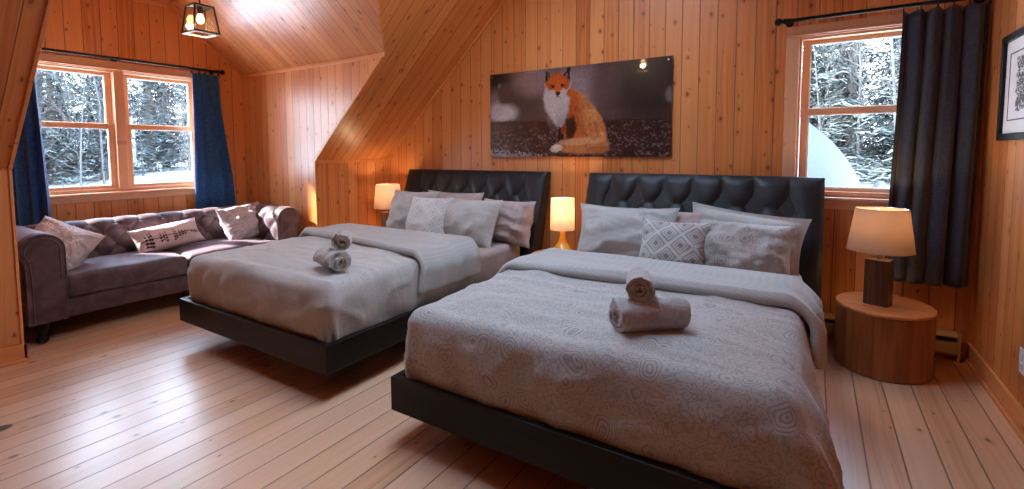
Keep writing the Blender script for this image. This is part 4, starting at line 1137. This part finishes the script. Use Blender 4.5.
# ------------------------------------------------------------------ outside
def snowmat():
    t = NT('snow'); x, y, z, o = t.xyz(); nz = t.n('TexNoise', {'Vector': o, 'Scale': .6, 'Detail': 5.0})
    t.bsdf(t.mix(nz, (.78, .80, .84), (.92, .93, .95)), .8, t.bump(nz, .4, .2)); return t.mat
M['snow'] = snowmat()
def terr(x, y):
    d1 = sstep(-x, 7, 24); d2 = sstep(y, 6, 20)
    return -2.6 + 2.72 * d1 + 3.0 * d2 * (1 - .0 * d1) + .10 * N3(x, y, 0, .15)
def ground_z(x, y): return min(.55, terr(x, y))
m = MB(); m.grid(lambda u, v: (-50 + 75 * u, -30 + 75 * v, ground_z(-50 + 75 * u, -30 + 75 * v)), 90, 90)
g = struct(m, 'ground_snow', 'snow', smooth=True)
M['bark'] = plain('grey_bark', (.13, .11, .10), .9, 20, .4, .5, .01)
M['birch'] = plain('pale_bark', (.060, .062, .060), .8, 8, .5, .3, .01)
def needle():
    t = NT('frosted_needles'); x, y, z, o = t.xyz()
    nz = t.n('TexNoise', {'Vector': o, 'Scale': 3.5, 'Detail': 4.0}); nrm = t.n('SeparateXYZ', {0: t.n('NewGeometry', {}, out=1)}, out=2)
    up = t.ss(t.m('ADD', t.m('MULTIPLY', t.m('ABSOLUTE', nrm), .45), nz), .78, .98)
    c = t.mix(nz, (.026, .044, .037), (.060, .082, .066))
    c = t.mix(up, c, (.13, .155, .155)); t.bsdf(c, .9); return t.mat
M['needle'] = needle()
def conifer_meshes(seed, H=9.0):
    rs = random.Random(seed); tr = MB().tube([(0, 0, -.6), (0, 0, H * .5), (0.05, 0, H)], [.14, .08, .01], 7)
    fo = MB(); k = 0
    z = .5
    while z < H - .1:
        t = z / H; R = (1 - t) ** .8 * 2.1 + .12; nb = int(7 + 6 * (1 - t))
        for i in range(nb):
            a = rs.uniform(0, 2 * PI); L = R * rs.uniform(.7, 1.1); droop = rs.uniform(.15, .5)
            segs = max(3, int(L / .12)); d = Vector((math.cos(a), math.sin(a), 0)); sd = Vector((-d.y, d.x, 0))
            for s_ in range(segs):
                q = (s_ + .6) / segs; p = d * (L * q) + Vector((0, 0, z - droop * L * q * q + rs.uniform(-.05, .05)))
                for sg in (-1, 1):
                    ln = (.20 + .14 * (1 - q)) * rs.uniform(.6, 1.1); w = .026 * rs.uniform(.7, 1.6)
                    e = (d * .55 + sd * sg * .8 + Vector((0, 0, rs.uniform(-.5, .15)))).normalized()
                    f = e.cross(Vector((rs.uniform(-.4, .4), rs.uniform(-.4, .4), 1))).normalized()
                    fo.add([p + f * w, p - f * w, p + e * ln - f * w * .4, p + e * ln + f * w * .4], [(0, 1, 2, 3)])
        z += rs.uniform(.16, .26)
    return tr, fo
def bare_meshes(seed, H=9.0):
    rs = random.Random(seed); tr = MB(); br = MB()
    lx, ly = rs.uniform(-.7, .7), rs.uniform(-.5, .5)
    tr.tube([(0, 0, -.6), (lx * .15, ly * .1, H * .25), (lx * .2 + .08, ly * .4, H * .5), (lx * .7 - .05, ly * .6, H * .75), (lx, ly, H)], [.045, .038, .028, .018, .008], 7)
    def grow(p, d, L, r, dep):
        pts = [p]; q = p.copy(); dd = d.copy()
        for i in range(4):
            dd = (dd + Vector((rs.uniform(-.25, .25), rs.uniform(-.25, .25), rs.uniform(-.05, .25)))).normalized(); q = q + dd * L / 4; pts.append(q.copy())
        br.tube(pts, [r, r * .8, r * .6, r * .45, r * .25], 4)
        if dep:
            for k in range(4): grow(pts[1 + k % 4], (dd + Vector((rs.uniform(-1, 1), rs.uniform(-1, 1), rs.uniform(-.2, .6)))).normalized(), L * .55, r * .5, dep - 1)
    for i in range(20):
        z = H * (.15 + .8 * i / 20); a = rs.uniform(0, 2 * PI); grow(Vector((0, 0, z)), Vector((math.cos(a), math.sin(a), .7)).normalized(), (1 - z / H) * 1.6 + .5, .016, 2)
    return tr, br
protos = []
for s_ in range(3):
    r = empty('conifer_tree', (0, 0, 0)); a, b = conifer_meshes(50 + s_, 6.4 + .5 * s_)
    a.build('trunk', 'bark', r); b.build('crown', 'needle', r); protos.append(r)
for s_ in range(2):
    r = empty('bare_tree', (0, 0, 0)); a, b = bare_meshes(70 + s_, 6.5)
    a.build('trunk', 'birch', r, smooth=True); b.build('branches', 'birch', r); protos.append(r)
used = set()
def place(k, x, y, sc_, rz, lab, cat, grp):
    p = protos[k]
    if k in used:
        r = p.copy(); col.objects.link(r)
        for ch in p.children:
            c = ch.copy(); col.objects.link(c); c.parent = r
    else: r = p; used.add(k)
    r.location = (x, y, ground_z(x, y) - .05); r.scale = (sc_,) * 3; r.rotation_euler = (0, 0, rz); tag(r, lab, cat, grp)
rs = random.Random(3)
LD, LDB = 'frost covered conifer in the dense wood outside the double window over the sofa', 'leafless pale barked tree in the wood outside the double window over the sofa'
# seen through the dormer window: directions between y/x of the openings
for row, (dx, n_) in enumerate(((-24.5, 8), (-28.5, 10), (-34, 10))):
    for i in range(n_):
        f = (i + .5 + rs.uniform(-.3, .3)) / n_; k = -dx / 5.39
        y = (.55 + f * 2.6) * k + rs.uniform(-.5, .5)
        place(rs.choice((0, 1, 2)), dx + rs.uniform(-1.2, 1.2), y, rs.uniform(.9, 1.25), rs.uniform(0, 6), LD, 'tree', 'conifers outside the double window')
for i in range(9):
    f = (i + .5 + rs.uniform(-.3, .3)) / 9; dx = -22.8 + rs.uniform(-.8, .8); y = (1.1 + f * 1.6) * (-dx / 5.39)
    place(3 + i % 2, dx, y, rs.uniform(.7, 1.0), rs.uniform(0, 6), LDB, 'tree', 'bare trees outside the double window')
LE, LEB = 'snow dusted conifer in the wood beyond the dome outside the window by the navy curtain', 'leafless pale barked tree beyond the dome outside the window by the navy curtain'
for row, (dy, n_) in enumerate(((19, 7), (23, 8), (28, 8))):
    for i in range(n_):
        f = (i + .5 + rs.uniform(-.3, .3)) / n_; k = dy / 4.03
        place(rs.choice((0, 1, 2)), (-.65 + f * 1.5) * k + rs.uniform(-.4, .4), dy + rs.uniform(-.8, .8), rs.uniform(.9, 1.3), rs.uniform(0, 6), LE, 'tree', 'conifers beyond the dome')
for i in range(3):
    place(3 + i % 2, (.05 + i * .2) * 4.3, 17.5 + rs.uniform(-.4, .4), rs.uniform(.8, 1.1), rs.uniform(0, 6), LEB, 'tree', 'bare trees beyond the dome')
dm = empty('dome_tent', (-1.90, 12.0, -2.3))
t = NT('dome_canvas'); x, y, z, o = t.xyz(); nz = t.n('TexNoise', {'Vector': o, 'Scale': 1.3, 'Detail': 4.0})
t.bsdf(t.mix(nz, (.016, .022, .030), (.026, .034, .046)), .6, t.bump(nz, .3, .1)); M['canvas'] = t.mat
R = 1.0
def dome_pts():
    return 2.88, 1.90
DR, DZ = dome_pts()
m = MB(); m.lathe([(DR * math.cos(a), DZ + DR * math.sin(a)) for a in [PI / 2 * i / 24 for i in range(25)]], 64)
m.lathe([(DR, 0), (DR, DZ)], 64); m.build('dome_shell', 'canvas', dm, smooth=True)
tag(dm, 'pale grey snow dusted dome tent outside the window by the navy curtain', 'tent')

# ------------------------------------------------------------------ light
w = bpy.data.worlds.new('world'); sc.world = w; w.use_nodes = True; nt = w.node_tree; nt.nodes.clear()
out = nt.nodes.new('ShaderNodeOutputWorld'); bg = nt.nodes.new('ShaderNodeBackground'); tc = nt.nodes.new('ShaderNodeTexCoord'); sp = nt.nodes.new('ShaderNodeSeparateXYZ')
rp = nt.nodes.new('ShaderNodeValToRGB'); nt.links.new(tc.outputs['Generated'], sp.inputs[0]); nt.links.new(sp.outputs[2], rp.inputs[0]); nt.links.new(rp.outputs[0], bg.inputs[0]); nt.links.new(bg.outputs[0], out.inputs[0])
rp.color_ramp.elements[0].position = 0; rp.color_ramp.elements[0].color = (.78, .89, 1, 1); rp.color_ramp.elements[1].position = .8; rp.color_ramp.elements[1].color = (.50, .70, 1, 1)
bg.inputs[1].default_value = 4.0
sun = light('sun', 'SUN', (0, 0, 5), 10.0, (1, .93, .84), angle=math.radians(2.5))
d = Vector((1.09, .62, -.92)); sun.rotation_euler = d.to_track_quat('-Z', 'Y').to_euler()
def portal(loc, rot, sx, sy):
    o = light('window_portal', 'AREA', loc, 1, (1, 1, 1), shape='RECTANGLE', size=sx, size_y=sy); o.rotation_euler = rot; o.data.cycles.is_portal = True
portal((WX - .12, (LW['y0'] + LW['y1']) / 2, (LW['z0'] + LW['z1']) / 2), (0, -PI / 2, 0), LW['z1'] - LW['z0'], LW['y1'] - LW['y0'])
portal(((BW['x0'] + BW['x1']) / 2, YB + .12, (BW['z0'] + BW['z1']) / 2), (-PI / 2, 0, 0), BW['x1'] - BW['x0'], BW['z1'] - BW['z0'])
portal(((SK['x0'] + SK['x1']) / 2, (SK['y0'] + SK['y1']) / 2, ZC + SK['h'] + .03), (0, 0, 0), SK['x1'] - SK['x0'], SK['y1'] - SK['y0'])  # portal of the added skylight

# ------------------------------------------------------------------ camera
cam = bpy.data.cameras.new('camera'); co_ = bpy.data.objects.new('camera', cam); col.objects.link(co_); sc.camera = co_
cam.sensor_fit = 'HORIZONTAL'; cam.sensor_width = 36; cam.lens = CAM['f'] / 1024 * 36
cam.shift_x = (512 - CAM['cx']) / 1024; cam.shift_y = (CAM['cy'] - 244.5) / 1024
mt = Matrix((Rc, Uc, -Fv)).transposed().to_4x4(); mt.translation = (0, 0, CAM['h']); co_.matrix_world = mt
cam.clip_start = .02; cam.clip_end = 300
sc.view_settings.view_transform = 'Standard'; sc.view_settings.look = 'None'; sc.view_settings.gamma = 1; sc.view_settings.use_curve_mapping = False
sc.view_settings.exposure = 2.08
cy = sc.cycles
cy.use_denoising = True
cy.max_bounces = 10; cy.diffuse_bounces = 6; cy.glossy_bounces = 4; cy.transparent_max_bounces = 16; cy.sample_clamp_indirect = 4.0; cy.caustics_reflective = False; cy.caustics_refractive = False
